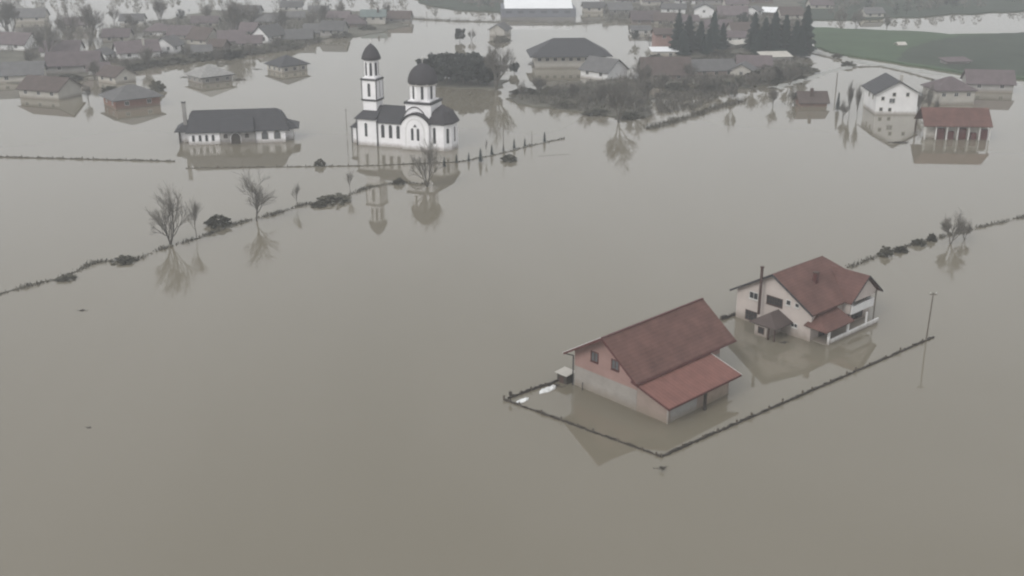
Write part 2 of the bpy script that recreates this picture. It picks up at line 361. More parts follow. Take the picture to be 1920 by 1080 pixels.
K = {4: 4, 3: 4, 2: 4, 1: 3}
protos = {
 'vase': bare_tree(3, 4, {4: 4, 3: 4, 2: 4, 1: 4}, .60, .05, .36, .0015, .017, .42),
 'round': bare_tree(11, 1, {4: 7, 3: 6, 2: 5, 1: 4}, .80, .05, .40, .0015, .020, .42),
 'thin': bare_tree(21, 1, {4: 7, 3: 5, 2: 4, 1: 3}, .55, .12, .50, .0020, .018, .22),
 'far': bare_tree(31, 2, {4: 5, 3: 5, 2: 5, 1: 4}, .75, .05, .34, .0032, .024, .42),
 'far2': bare_tree(37, 3, {4: 4, 3: 5, 2: 5, 1: 4}, .70, .04, .34, .0032, .022, .46),
 'poplar': bare_tree(41, 1, {4: 12, 3: 5, 2: 4, 1: 2}, .35, .20, .62, .0036, .016, .13),
 'leafy': leafy(5, "evergreen_tree", M['evergreen'], lambda R: (R.gauss(0, .20), R.gauss(0, .20), R.uniform(.30, .90)), 3200, .028),
 'dome': leafy(6, "evergreen_tree", M['evergreen'], lambda R: (lambda a, r, z: (math.cos(a) * r, math.sin(a) * r, .12 + .8 * z))(R.uniform(0, 6.28), .42 * R.random() ** .5, R.random() ** .7 * (1 - .3 * R.random())), 4600, .046),
 'conifer': conifer(1, .30, 4200, .042), 'conifer2': conifer(2, .36, 4200, .042),
 'cypress': conifer(4, .13, 900),
 'bush': leafy(8, "bush", M['bush'], lambda R: (lambda a, r: (math.cos(a) * r, math.sin(a) * r, (1 - r * r * 1.6) * R.uniform(.05, .8)))(R.uniform(0, 6.28), .62 * R.random() ** .5), 2600, .060),
}
protos['cypress'].name = "cypress"
used = {}
def plant(kind, px, py, hpx, label, cat="tree", group=None, wide=1.0, h=None, name=None):
    """a plant whose foot stands at pixel (px, py) and is about hpx pixels tall in the photograph"""
    p = at(px, py); yt = py - hpx
    if h is None:
        b = (540 - yt) / FPX; h = (b * p.y * math.cos(PITCH) - p.y * math.sin(PITCH)) / (math.cos(PITCH) + b * math.sin(PITCH)) + CAM_H
    pr = protos[kind]; rz = rnd.uniform(0, 6.28); s = (h * wide, h * wide, h)
    if kind not in used: used[kind] = pr; pr.location = p; pr.rotation_euler = (0, 0, rz); pr.scale = s; o = pr
    else: o = copy_tree(pr, p, rz, s)
    if name: o.name = name
    return tag(o, label, cat, group)

# ------------------------------------------------------------------ windows and doors
def window(root, u0, u1, z0, z1, v=0.0, side='v', glass='glass', frame='frame', bars=1, out=-1, fw=.09, name="window", sill=True, rail=0):
    """a framed window on the wall plane; side 'v' = wall runs along u, side 'u' = wall runs along v"""
    def bx(mb, a0, a1, d0, d1, c0, c1):
        lo, hi = sorted((v + out * d0, v + out * d1))
        if side == 'v': mb.box(a0, a1, lo, hi, c0, c1)
        else: mb.box(lo, hi, a0, a1, c0, c1)
    f = MB()
    bx(f, u0 - fw, u0, -.02, .07, z0 - fw, z1 + fw); bx(f, u1, u1 + fw, -.02, .07, z0 - fw, z1 + fw)
    bx(f, u0, u1, -.02, .07, z1, z1 + fw); bx(f, u0, u1, -.02, .07, z0 - fw, z0)
    for k in range(bars):
        c = u0 + (u1 - u0) * (k + 1) / (bars + 1); bx(f, c - .03, c + .03, .012, .06, z0, z1)
    for k in range(rail):
        c = z0 + (z1 - z0) * (k + 1) / (rail + 1); bx(f, u0, u1, .012, .05, c - .02, c + .02)
    fo = f.build(name, M[frame], root)
    g = MB(); bx(g, u0, u1, -.02, .012, z0, z1); g.build("pane", M[glass], fo)
    if sill:
        s = MB(); bx(s, u0 - .14, u1 + .14, .072, .16, z0 - fw - .06, z0 - fw); s.build("sill", M[frame], fo)
    return fo
def arch_opening(root, c, wd, z0, z1, v, mname='glass', d=.05, name="window", frame=None, n=8, out=-1):
    """round-headed opening on a wall that runs along u"""
    r = wd / 2
    def prof(r, z0, grow=0): return [(c - r, z0), (c + r, z0)] + [(c + r * math.cos(t), z1 - wd / 2 + r * math.sin(t)) for t in [math.pi * k / n for k in range(n + 1)]]
    P_ = prof(r, z0); o = MB().prism([(u, v - out * .02, z) for u, z in P_], (0, out * (d + .02), 0)).build(name, M[mname], root)
    if frame:
        f = MB(); P2 = prof(r + .12, z0)
        f.prism([(u, v - out * .02, z) for u, z in P2], (0, out * (d * .5 + .02), 0)); f.build("frame", M[frame], o)
    return o

# ------------------------------------------------------------------ the barn in front
def barn():
    R = empty("barn", at(1076.6, 721.3), -46.5, "red-brown roofed barn with pink gable and lighter red lean-to, nearest building to the viewer", "barn")
    W, L, ze, zr, ur = 9.4, 15.0, 4.05, 7.85, 5.3
    def gab(v0, v1, za, zb): return None
    MB().box(0, W, 0, L, -1.5, 2.5).build("wall", M['grey_plaster'], R)["label"] = "raw grey lower wall stained by silt"
    slope = (zr - ze) / (10.4 - ur)
    top = lambda u: (zr - .25) - abs(u - ur) * (slope if u > ur else (zr - 4.35) / (ur + .45))
    g = MB().prism([(0.0, 0, 2.5), (W, 0, 2.5), (W, 0, top(W)), (ur, 0, zr - .25), (0, 0, top(0))], (0, L, 0)); o = g.build("gable_wall", M['pink'], R); o["label"] = "pink plastered upper wall"
    rf = MB().gable(-1.4, 16.6, -.45, 10.4, 4.35, zr, .15, ur, axis='v', ze2=ze).build("roof", M['red_tile'], R)
    # boards along the rakes, ridge cap, gutters
    t = MB()
    t.prism([(-.45, -1.46, 4.36), (ur, -1.46, zr + .02), (10.42, -1.46, ze + .01), (10.42, -1.46, ze - .24), (ur, -1.46, zr - .28), (-.45, -1.46, 4.10)], (0, .055, 0))
    t.build("verge_board", M['dark_red'], R)
    B(ur - .14, ur + .14, -1.4, 16.6, zr - .03, zr + .06).build("ridge_cap", M['dark_red'], R)
    gt = MB().tube((-.53, -1.4, 4.27), (-.53, 16.6, 4.27), .09, .09, 6).build("gutter", M['frame'], R)
    gt = MB().tube((10.50, -1.4, 3.93), (10.50, 16.6, 3.93), .10, .10, 6).build("gutter", M['dark_red'], R)
    MB().tube((-.5, -1.3, 4.2), (-.12, -.12, 3.7), .06, .06, 6).tube((-.12, -.12, 3.7), (-.12, -.12, -.5), .07, .07, 6).build("downpipe", M['slate_dark'], R)
    # the lean-to
    D, LL = 13.75, 11.0
    MB().prism([(W + .003, .04, -1.5), (D, .04, -1.5), (D, .04, 2.50), (W + .003, .04, 3.85)], (0, LL - .04, 0)).build("lean_to_wall", M['tan'], R)
    MB().prism([(9.45, -1.12, 4.0), (14.75, -1.12, 2.50), (14.75, -1.12, 2.38), (9.45, -1.12, 3.88)], (0, 12.9, 0)).build("lean_to_roof", M['light_red'], R)
    t = MB().prism([(9.47, -1.18, 4.03), (14.8, -1.18, 2.52), (14.8, -1.18, 2.28), (9.47, -1.18, 3.80)], (0, .055, 0)); t.build("verge_board", M['dark_red'], R)
    t = MB().prism([(9.5, 11.785, 4.03), (14.8, 11.785, 2.52), (14.8, 11.785, 2.28), (9.5, 11.785, 3.80)], (0, .055, 0)); t.build("verge_board", M['frame'], R)
    B(14.752, 14.83, -1.12, 11.78, 2.27, 2.46).build("gutter", M['dark_red'], R)
    for v0, v1, m in ((.45, 5.1, 'door_grey'), (6.2, 10.6, 'door_tan')):
        d = B(D - .02, D + .03, v0, v1, -1, 2.0); d.build("garage_door", M[m], R)
    for v in (5.65,):
        B(D + .6, D + .85, v - .13, v + .13, -1, 2.47).build("post", M['dark_wood'], R)
    B(D - .05, D + .14, -.06, .12, -1, 2.45).build("corner_post", M['grey_plaster'], R)
    window(R, 2.62, 3.55, 3.98, 5.0, 0, glass='glass2', frame='dark_red', bars=1, fw=.12)
    window(R, 5.72, 6.65, 3.98, 5.0, 0, glass='glass2', frame='dark_red', bars=1, fw=.12)
    B(1.65, 1.72, -.45, -.38, -.5, 1.0).build("gas_pipe", M['slate_dark'], R)
    # little shed beside the corner
    s = empty("shed", at(1060, 715), -46.5, "small dark shed with a white lid-like roof beside the barn's left corner", "shed")
    B(-.75, .75, -.6, .6, -.5, .95).build("wall", M['dark_wood'], s)
    MB().prism([(-.95, -.85, 1.12), (.95, -.85, 1.12), (.95, .85, 1.28), (-.95, .85, 1.28)], (0, 0, .06)).build("roof", M['cream'], s)
    B(-.3, .3, -.63, -.603, -.4, .8).build("door", M['brown_frame'], s)
barn()

# ------------------------------------------------------------------ the house with balconies
def balcony_house():
    R = empty("house", at(1379, 594), -48, "two-storey cream-white house with red-brown cross-gabled roof, white balconies and tall flue pipe", "house")
    W, ur, zr, L = 11.6, 5.8, 7.75, 13.9
    zl = 3.95; sl = (zr - zl) / (ur + .6); top = lambda u: zr - .22 - abs(u - ur) * sl
    MB().prism([(0, 0, -1.5), (W, 0, -1.5), (W, 0, top(W)), (ur, 0, zr - .22), (0, 0, top(0))], (0, 10.3, 0)).build("wall", M['pale_pink'], R)
    B(.02, W - .02, 10.3, L, -1.5, 3.7).build("rear_wall", M['pale_pink'], R)
    # main roof: gable at the front, hip at the back
    mb = MB(); e0, e1 = -.6, 12.2; vf, vr, ve = -.8, 10.4, 14.5; th = .2
    a = (e0, vf, zl); b = (ur, vf, zr); c = (e1, vf, zl); d = (ur, vr, zr); e = (e0, ve, zl); f = (e1, ve, zl); dn = lambda p: (p[0], p[1], p[2] - th)
    mb.poly([a, b, d, e][::-1]); mb.poly([b, c, f, d][::-1]); mb.poly([d, f, e][::-1])
    mb.poly([dn(a), dn(b), dn(d), dn(e)]); mb.poly([dn(b), dn(c), dn(f), dn(d)]); mb.poly([dn(d), dn(f), dn(e)])
    for p, q in ((a, b), (b, c), (c, f), (f, e), (e, a)): mb.poly([p, q, dn(q), dn(p)])
    mb.build("roof", M['red_tile'], R)
    MB().prism([(e0 - .02, vf - .06, zl + .02), (ur, vf - .06, zr + .03), (e1 + .02, vf - .06, zl + .02), (e1 + .02, vf - .06, zl - .26), (ur, vf - .06, zr - .27), (e0 - .02, vf - .06, zl - .26)], (0, .055, 0)).build("verge_board", M['slate_dark'], R)
    # cross wing over the balconies
    wz, wv, w0, w1 = 6.9, 10.2, 6.5, 13.9
    MB().gable(ur + 1.2, 13.2, w0, w1, 3.95, wz, .18, wv).build("wing_roof", M['red_tile2'], R)
    MB().prism([(13.205, w0 - .02, 3.98), (13.205, wv, wz + .03), (13.205, w1 + .02, 3.98), (13.205, w1 + .02, 3.74), (13.205, wv, wz - .2), (13.205, w0 - .02, 3.74)], (.05, 0, 0)).build("verge_board", M['slate_dark'], R)
    MB().prism([(12.7, 7.0, 3.78), (12.7, 13.4, 3.78), (12.7, wv, wz - .42)], (.15, 0, 0)).build("gable_wall", M['pale_pink'], R)
    B(11.603, 12.699, 7.0, 7.2, 2.2, 4.2).build("side_wall", M['pale_pink'], R)
    # balconies
    B(11.603, 12.9, 7.21, 12.5, 2.15, 2.35).build("balcony_floor", M['white2'], R)
    p = MB().box(12.75, 12.9, 7.21, 12.5, 2.352, 3.2); p.box(11.7, 12.748, 12.35, 12.5, 2.352, 3.2); p.build("parapet", M['white2'], R)
    B(11.603, 13.95, .5, 12.3, -.5, .08).build("terrace", M['grey_plaster'], R)
    p = MB().box(13.8, 13.95, 1.2, 12.3, .20, .72); p.build("parapet", M['white2'], R)
    for q, z0 in ((.9, -.6), (5.2, -.6), (9.6, .09)):
        B(13.62, 13.86 if z0 < 0 else 13.79, q - .12, q + .12, z0, 2.0 if q < 6 else 2.15).build("column", M['white2'], R)
    MB().tube((13.0, 12.6, -1), (13.0, 12.6, 4.3), .09, .09, 8).build("pillar", M['pole'], R)
    B(12.72, 12.87, 7.23, 7.38, 3.2, 3.78).build("column", M['white2'], R)
    for v0, v1, z0, z1 in ((7.7, 8.9, 2.4, 3.75), (9.6, 12.0, 2.9, 3.75), (7.6, 8.8, .15, 1.75), (9.4, 12.0, .4, 1.75), (2.0, 3.4, .15, 1.8), (5.3, 6.6, .15, 1.75)):  # dark doors and windows added to deepen the shade in the balcony recesses
        window(R, v0, v1, z0, z1, W, side='u', frame='brown_frame', out=1, bars=1, name="added_dark_door" if z0 < 1 and z0 < .2 else "window", sill=False)
    # canopy beside the front corner
    mb = MB(); A_ = [(10.9, -.55, 2.25), (14.2, -.55, 2.15), (14.2, 5.8, 2.15), (11.61, 5.8, 2.25)]; T1 = (11.61, 1.3, 3.55); T2 = (11.61, 5.3, 3.55)
    mb.poly([A_[0], A_[1], T1]); mb.poly([A_[1], A_[2], T2, T1]); mb.poly([A_[2], A_[3], T2]); lo = [(x, y, z - .15) for x, y, z in A_]
    for i in range(3): mb.poly([lo[i], lo[i + 1], A_[i + 1], A_[i]])
    mb.poly(lo[::-1]); mb.poly([A_[0], T1, (11.61, 0, 2.3), (10.9, -.02, 2.25)]); mb.build("canopy", M['red_tile'], R)
    # entrance porch on the gable side
    q = MB().box(5.35, 7.2, -3.1, -.003, -1.2, 1.62).build("porch_wall", M['pale_pink'], R)
    mb = MB(); a, b, c, d = (4.9, -3.75, 1.85), (9.0, -3.75, 1.85), (9.0, -.01, 1.85), (4.9, -.01, 1.85); t1 = (6.6, -1.7, 3.0); t2 = (6.6, -.01, 3.0)
    mb.poly([a, b, t1]); mb.poly([b, c, t2, t1]); mb.poly([d, a, t1, t2]); lo = [(x, y, z - .14) for x, y, z in (a, b, c, d)]
    for i, j in ((0, 1), (1, 2), (3, 0)): mb.poly([lo[i], lo[j], (a, b, c, d)[j], (a, b, c, d)[i]])
    mb.poly(lo[::-1]); mb.build("porch_roof", M['brown_tile'], R)
    for x, y in ((8.6, -3.4), (7.7, -3.4)): B(x - .09, x + .09, y - .09, y + .09, -1, 1.72).build("porch_post", M['brown_frame'], R)
    window(R, 6.0, 6.75, .45, 1.15, -3.1, frame='brown_frame', sill=False)
    # openings of the gable wall
    window(R, 2.05, 3.3, 3.35, 4.2, 0, frame='frame', bars=1)
    window(R, 4.8, 7.1, 3.4, 4.4, 0, frame='brown_frame', bars=5, rail=1)
    window(R, 7.75, 8.35, 4.0, 4.6, 0, frame='frame', bars=0); window(R, 9.1, 9.6, 4.05, 4.5, 0, frame='frame', bars=0)
    window(R, 1.65, 3.35, .30, 1.5, 0, frame='brown_frame', bars=3, rail=1, sill=False)
    window(R, 8.75, 9.6, 1.3, 1.75, 0, frame='frame', bars=1)
    MB().tube((4.3, -.97, 1.9), (4.3, -.97, 8.3), .19, .19, 10).tube((4.3, -.97, 8.3), (4.3, -.97, 8.45), .27, .27, 10).build("flue_pipe", M['brown_frame'], R)
    ch = MB().box(8.3, 8.85, 4.6, 5.15, 5.6, 7.35).build("chimney", M['dark_red'], R); B(8.22, 8.93, 4.52, 5.23, 7.352, 7.45).build("cap", M['brown_frame'], ch)
    MB().tube((-.62, -.8, zl - .1), (-.62, 14.5, zl - .1), .08, .08, 6).build("gutter", M['slate_dark'], R)
balcony_house()

# ------------------------------------------------------------------ the church
def church():
    R = empty("church", at(672, 271), -19, "white church with bell tower and domed drum standing in the flood", "church")
    Wd = 7.0; vm = 3.5; wh = M['white']; sl = M['slate']
    MB().box(0, 4.75, -.12, Wd + .12, -1.5, 5.95).build("narthex_wall", wh, R)
    MB().box(4.75, 11.2, 0, Wd, -1.5, 5.4).build("nave_wall", wh, R)
    MB().hip(-.45, 4.75, -.6, Wd + .6, 6.05, 8.45, 1.9, .02).build("narthex_roof", sl, R)
    MB().gable(4.76, 11.6, -.45, Wd + .45, 5.45, 8.6, .2).build("nave_roof", sl, R)
    # west porch
    MB().box(-2.0, -.01, 1.6, 5.4, -1.5, 3.6).build("porch_wall", wh, R)
    MB().hip(-2.5, -.02, 1.2, 5.8, 3.65, 5.0, 1.6, .03).build("porch_roof", sl, R)
    for y in (1.5,): MB().tube((-2.2, y, -1), (-2.2, y, 3.6), .13, .13, 8).build("column", M['slate_dark'], R)
    for x, zt in ((4.82, 5.7), (-.1, 5.7)):
        MB().tube((x, -.25, -1), (x, -.25, zt), .13, .13, 6).build("downpipe", M['slate_dark'], R)
    B(-.44, 4.75, -.68, -.605, 5.86, 6.04).build("gutter", M['slate_dark'], R)
    # windows
    def slit(c, z0, z1, v, wdt=.62):
        arch_opening(R, c, wdt, z0, z1, v, 'glass', .05)
    slit(2.1, 2.0, 5.0, -.12, .60)
    for c in (6.1, 7.95, 9.75): slit(c, 2.0, 4.9, 0, .78)
    # transept with a curved gable
    c0, hw = 14.15, 3.15
    prof = lambda k, g=0: [(c0 + (hw + g) * t, 5.55 + g * .3 + k * max(0, math.cos(math.pi * t / 2)) ** .75) for t in [-1 + 2 * i / 16 for i in range(17)]]
    P_ = prof(2.05); MB().prism([(c0 + hw, -.8, -1.5)] + [(u, -.8, z) for u, z in P_[::-1]] + [(c0 - hw, -.8, -1.5)], (0, Wd + 1.6, 0)).build("transept_wall", wh, R)
    def band(v0, v1, Pin, th, name, m):
        mb = MB(); n = len(Pin); up = [(u, z + th) for u, z in Pin]
        for i in range(n - 1):
            mb.prism([(Pin[i][0], v0, Pin[i][1] + .004), (Pin[i + 1][0], v0, Pin[i + 1][1] + .004), (up[i + 1][0], v0, up[i + 1][1]), (up[i][0], v0, up[i][1])], (0, v1 - v0, 0))
        return mb.build(name, m, R)
    band(-1.15, Wd + 1.1, prof(2.15, .3), .28, "transept_roof", M['slate_rough'])
    band(-1.22, -1.151, prof(2.12, .3), .36, "roof_edge", M['slate_dark'])
    P2 = [(13.6 + 2.9 * t, 6.3 + 2.7 * max(0, math.cos(math.pi * t / 2)) ** .7) for t in [-1 + 2 * i / 14 for i in range(15)]]
    MB().prism([(u, .55, z) for u, z in P2[::-1]], (0, 5.9, 0)).build("upper_arch", wh, R); band(.3, 6.7, P2, .22, "upper_arch_roof", M['slate_rough'])
    # its stepped blind arch and twin windows
    for k, (r, dd) in enumerate(((2.35, .03), (2.0, .06))):
        pr = [(14.1 + r * math.cos(t), 3.5 + (3.4 - k * .35) * math.sin(t) ** .8 if 0 < t < math.pi else 3.5) for t in [math.pi * i / 14 for i in range(15)]]
        MB().prism([(14.1 - r, -.8, .2), (14.1 + r, -.8, .2)] + [(u, -.8, z) for u, z in pr], (0, -dd, 0)).build("blind_arch", M['white2'] if k == 0 else wh, R)
    arch_opening(R, 13.5, .58, 2.1, 4.75, -.86); arch_opening(R, 14.85, .58, 2.1, 4.75, -.86)
    MB().prism([(13.75, -.86, 5.0), (14.6, -.86, 5.0), (14.17, -.86, 5.65)], (0, -.05, 0)).build("gable_light", M['glass'], R)
    # apse
    foot = [(17.0, .15), (20.4, .15), (21.6, 1.7), (21.6, 5.3), (20.4, 6.85), (17.0, 6.85)]
    MB().prism([(x, y, -1.5) for x, y in foot], (0, 0, 7.4)).build("apse_wall", wh, R)
    mb = MB(); ov = [(18.6 + (x - 18.6) * 1.14, 3.5 + (y - 3.5) * 1.14) for x, y in foot]; apex = (18.7, 3.5, 9.5); ov[0] = (16.8, ov[0][1]); ov[5] = (16.8, ov[5][1])
    mids = [(18.7 + (x - 18.7) * .62, 3.5 + (y - 3.5) * .62, 8.2) for x, y in ov]
    for i in range(6):
        j = (i + 1) % 6; mb.poly([(*ov[i], 5.95), (*ov[j], 5.95), mids[j], mids[i]]); mb.poly([mids[i], mids[j], apex]); mb.poly([(*ov[i], 5.72), (*ov[j], 5.72), (*ov[j], 5.95), (*ov[i], 5.95)])
    mb.poly([(*p, 5.72) for p in ov[::-1]]); mb.build("apse_roof", M['slate_rough'], R)
    slit(18.25, 1.5, 5.0, .15, .62)
    q = B(-.3, .3, -.05, .03, 0, 3.2).build("window", M['glass'], R); q.location = (21.0, .93, 1.6); q.rotation_euler = (0, 0, math.atan2(1.55, 1.2))
    q = B(-.3, .3, -.05, .03, 0, 3.2).build("window", M['glass'], R); q.location = (21.6, 3.5, 1.6); q.rotation_euler = (0, 0, math.pi / 2)
    # crossing, drum and dome
    cx, cy = 14.4, 3.5
    B(11.5, 17.4, .5, 6.5, 5.5, 9.75).build("crossing_wall", wh, R)
    B(11.2, 17.7, .2, 6.8, 9.752, 10.15).build("cornice", M['slate_dark'], R)
    B(11.9, 17.0, .9, 6.1, 10.152, 10.4).build("drum_base", wh, R)
    MB().lathe((cx, cy), [(2.95, 10.4), (2.95, 13.9)], 8, math.pi / 8 + math.radians(19 - 90)).build("drum", wh, R)
    for k in range(8):
        a = math.radians(19 - 90 + 45 * k); nx, ny = math.cos(a), math.sin(a); rr = 2.95 * math.cos(math.pi / 8)
        q = MB().prism([(x, 0, z) for x, z in [(-.28, 0), (.28, 0)] + [(.28 * math.cos(t), 2.75 + .28 * math.sin(t)) for t in [math.pi * i / 6 for i in range(7)]]], (0, -.05, 0)).build("window", M['glass'], R)
        q.location = (cx + nx * rr, cy + ny * rr, 10.75); q.rotation_euler = (0, 0, a + math.pi / 2)
        # scalloped white arch over each face of the drum
        q = MB().prism([(x, 0, z) for x, z in [(-1.22, -.2), (1.22, -.2)] + [(1.22 * math.cos(t), .35 + .75 * math.sin(t)) for t in [math.pi * i / 8 for i in range(9)]]], (0, -.28, 0)).build("arch_cap", wh, R)
        q.location = (cx + nx * (rr - .001), cy + ny * (rr - .001), 13.75); q.rotation_euler = (0, 0, a + math.pi / 2)
    MB().lathe((cx, cy), [(3.15, 13.85), (3.3, 14.1), (3.25, 14.8), (3.0, 15.7), (2.5, 16.6), (1.75, 17.35), (.9, 17.85), (.15, 18.15)], 24).build("dome", M['slate_rough'], R, smooth=True)
    def cross(x, y, z, s): return MB().box(x - .06, x + .06, y - .06, y + .06, z - .2, z + s).box(x - .3 * s, x + .3 * s, y - .05, y + .05, z + s * .6, z + s * .6 + .1).build("cross", M['frame'], R)
    cross(cx, cy, 18.1, 1.4)
    # bell tower
    tx, ty, h = 2.35, 3.4, 1.75
    B(tx - 1.6, tx + 1.6, ty - 1.6, ty + 1.6, 7.2, 9.55).build("tower_base", wh, R)
    B(tx - h, tx + h, ty - h, ty + h, 9.90, 14.0).build("tower_wall", wh, R)
    B(tx - h - .15, tx + h + .15, ty - h - .15, ty + h + .15, 9.552, 9.898).build("cornice", M['slate_dark'], R)
    B(tx - h - .2, tx + h + .2, ty - h - .2, ty + h + .2, 14.002, 14.35).build("cornice", M['slate_dark'], R)
    for sx in (-1, 1):
        for sy in (-1, 1):
            x, y = tx + sx * (h - .04), ty + sy * (h - .04); B(x - .09, x + .09, y - .09, y + .09, 9.9, 14.0).build("corner_trim", M['slate_dark'], R)
    arch_opening(R, tx, .62, 10.5, 13.4, ty - h); 
    q = B(-.12, .12, -.05, .03, 0, 3.4).build("window", M['grey_wall'], R); q.location = (tx + h, ty, 10.3); q.rotation_euler = (0, 0, math.pi / 2)
    B(tx - 1.55, tx + 1.55, ty - 1.55, ty + 1.55, 14.352, 14.6).build("belfry_base", wh, R)
    MB().lathe((tx, ty), [(1.62, 14.6), (1.62, 18.5)], 8, math.radians(22.5 + 19 - 90)).build("belfry", wh, R)
    for k in range(8):
        a = math.radians(19 - 90 + 45 * k); rr = 1.62 * math.cos(math.pi / 8)
        q = MB().prism([(x, 0, z) for x, z in [(-.27, 0), (.27, 0)] + [(.27 * math.cos(t), 2.55 + .27 * math.sin(t)) for t in [math.pi * i / 6 for i in range(7)]]], (0, -.05, 0)).build("belfry_opening", M['glass'], R)
        q.location = (tx + math.cos(a) * rr, ty + math.sin(a) * rr, 15.0); q.rotation_euler = (0, 0, a + math.pi / 2)
    MB().lathe((tx, ty), [(1.75, 18.3), (2.15, 18.45), (2.05, 19.0), (1.75, 19.8), (1.25, 20.7), (.7, 21.3), (.1, 21.75)], 16).build("tower_dome", M['slate_rough'], R, smooth=True)
    cross(tx, ty, 21.7, .9)
church()

# ------------------------------------------------------------------ parish hall
def hall():
    R = empty("hall", at(355, 272), 9, "long white hall with dark slate roof and arched windows, left of the church", "hall")
    Wd = 8.5; wh = M['white']
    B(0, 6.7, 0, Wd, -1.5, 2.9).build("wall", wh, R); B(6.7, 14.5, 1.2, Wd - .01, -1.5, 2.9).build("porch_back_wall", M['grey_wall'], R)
    B(14.5, 21.0, 0, Wd, -1.5, 2.9).build("wall", wh, R)
    B(-2.3, 0, 3.2, Wd - .02, -1.5, 2.6).build("side_wall", wh, R); B(21.0, 22.6, 2.4, Wd - .02, -1.5, 2.6).build("side_wall", wh, R)
    # roof: long ridge, rounded half hips, flared eaves
    mb = MB(); zr, vm = 6.9, 4.2
    lv = [(-.55, 22.0, -.55, Wd + .55, 2.85), (-.1, 21.3, .5, Wd - .5, 3.75), (.0, 20.9, 1.8, Wd - 1.8, 4.95), (.2, 20.3, 3.1, Wd - 2.9, 6.1), (.8, 19.2, vm - .05, vm + .05, zr)]
    rings = [[(a, c, z), (b, c, z), (b, d, z), (a, d, z)] for a, b, c, d, z in lv]
    for r0, r1 in zip(rings, rings[1:]):
        for i in range(4): j = (i + 1) % 4; mb.poly([r0[i], r0[j], r1[j], r1[i]])
    mb.poly(rings[-1]); lo = [(x, y, z - .22) for x, y, z in rings[0]]
    for i in range(4): mb.poly([lo[i], lo[(i + 1) % 4], rings[0][(i + 1) % 4], rings[0][i]])
    mb.poly(lo[::-1]); mb.build("roof", M['slate'], R)
    MB().hip(20.6, 24.0, 1.6, Wd + .4, 2.72, 4.2, .05, 2.6).build("end_roof", M['slate'], R)
    MB().hip(-3.2, 1.0, 1.6, Wd + .4, 2.75, 4.6, 2.6, .05).build("end_roof", M['slate'], R)
    for x, y in ((-2.2, 1.9), (-2.2, 3.0)): MB().tube((x, y, -1), (x, y, 2.7), .14, .14, 6).build("post", M['dark_wood'], R)
    ch = B(-1.3, -.5, 3.6, 4.4, 3.6, 8.7).build("chimney", M['grey_wall'], R); B(-1.4, -.4, 3.5, 4.5, 8.702, 8.85).build("cap", M['slate_dark'], ch)
    for c in (1.0, 2.45, 3.85, 5.25): arch_opening(R, c, .58, .75, 2.15, 0, 'glass')
    for c in (16.5, 19.2): arch_opening(R, c, 1.35, .75, 2.55, 0, 'glass2', frame='cream')
    # wooden porch in the middle with its own roof
    MB().prism([(6.9, -1.5, 2.75), (14.2, -1.5, 2.75), (14.2, 1.9, 5.25), (6.9, 1.9, 5.25)], (0, 0, .2)).build("porch_roof", M['slate'], R)
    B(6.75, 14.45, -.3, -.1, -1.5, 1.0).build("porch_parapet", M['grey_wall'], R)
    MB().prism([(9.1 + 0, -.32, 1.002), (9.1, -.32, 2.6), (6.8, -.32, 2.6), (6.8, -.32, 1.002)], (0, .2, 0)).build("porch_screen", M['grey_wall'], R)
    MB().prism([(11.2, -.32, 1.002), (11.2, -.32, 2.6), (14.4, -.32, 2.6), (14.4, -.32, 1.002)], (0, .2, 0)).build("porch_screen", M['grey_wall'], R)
    arch_opening(R, 10.15, 2.1, .1, 2.4, -.33, 'dark_wood', .05, name="porch_arch", frame='white')
    for c in (8.0, 12.6): arch_opening(R, c, .9, 1.3, 2.3, -.33, 'dark_wood', .04, name="porch_opening")
hall()

# ------------------------------------------------------------------ village houses
def house(label, px, py, wd, dp, head, eave, rise, roof, wall, kind='gable', win=2, rows=1, chim=None, gwin=0, name="house", cat="house", group=None, over=.6, depth=1.2):
    """a flooded house: (px, py) is the middle of its waterline; ridge along its local x"""
    R = empty(name, at(px, py), head, label, cat, group); x = wd / 2; y = dp / 2
    if kind == 'gable':
        MB().prism([(-x, -y, -depth), (-x, y, -depth), (-x, y, eave), (-x, 0, eave + rise - .2), (-x, -y, eave)], (wd, 0, 0)).build("wall", M[wall], R)
        MB().gable(-x - over, x + over, -y - over, y + over, eave - over * rise / y + .12, eave + rise, .2).build("roof", M[roof], R)
    elif kind == 'shed':
        MB().prism([(-x, -y, -depth), (-x, y, -depth), (-x, y, eave + rise - .15), (-x, -y, eave - .05)], (wd, 0, 0)).build("wall", M[wall], R)
        MB().prism([(-x - over, -y - over, eave), (-x - over, y + over, eave + rise), (-x - over, y + over, eave + rise + .15), (-x - over, -y - over, eave + .15)], (wd + 2 * over, 0, 0)).build("roof", M[roof], R)
    else:
        B(-x, x, -y, y, -depth, eave).build("wall", M[wall], R)
        ins = min(x, y) + over
        MB().hip(-x - over, x + over, -y - over, y + over, eave + .1, eave + rise, ins, ins).build("roof", M[roof], R)
    for r_ in range(rows):
        zc = eave - .55 - r_ * 2.4
        if zc < .7: break
        for k in range(win):
            c = -x + wd * (k + .5) / win; window(R, c - .5, c + .5, zc - .95, zc, -y, bars=1, sill=False)
        for k in range(gwin):
            c = -y + dp * (k + .5) / gwin; sgn = -1 if head > 0 else 1
            window(R, c - .45, c + .45, zc - .95, zc, sgn * x, side='u', out=sgn, bars=1, sill=False)
    if chim is not None: B(chim * x - .35, chim * x + .35, -y * .45 - .35, -y * .45 + .35, eave + rise * .3, eave + rise + .9).build("chimney", M['brown_frame' if wall != 'white2' else 'cream'], R)
    return R
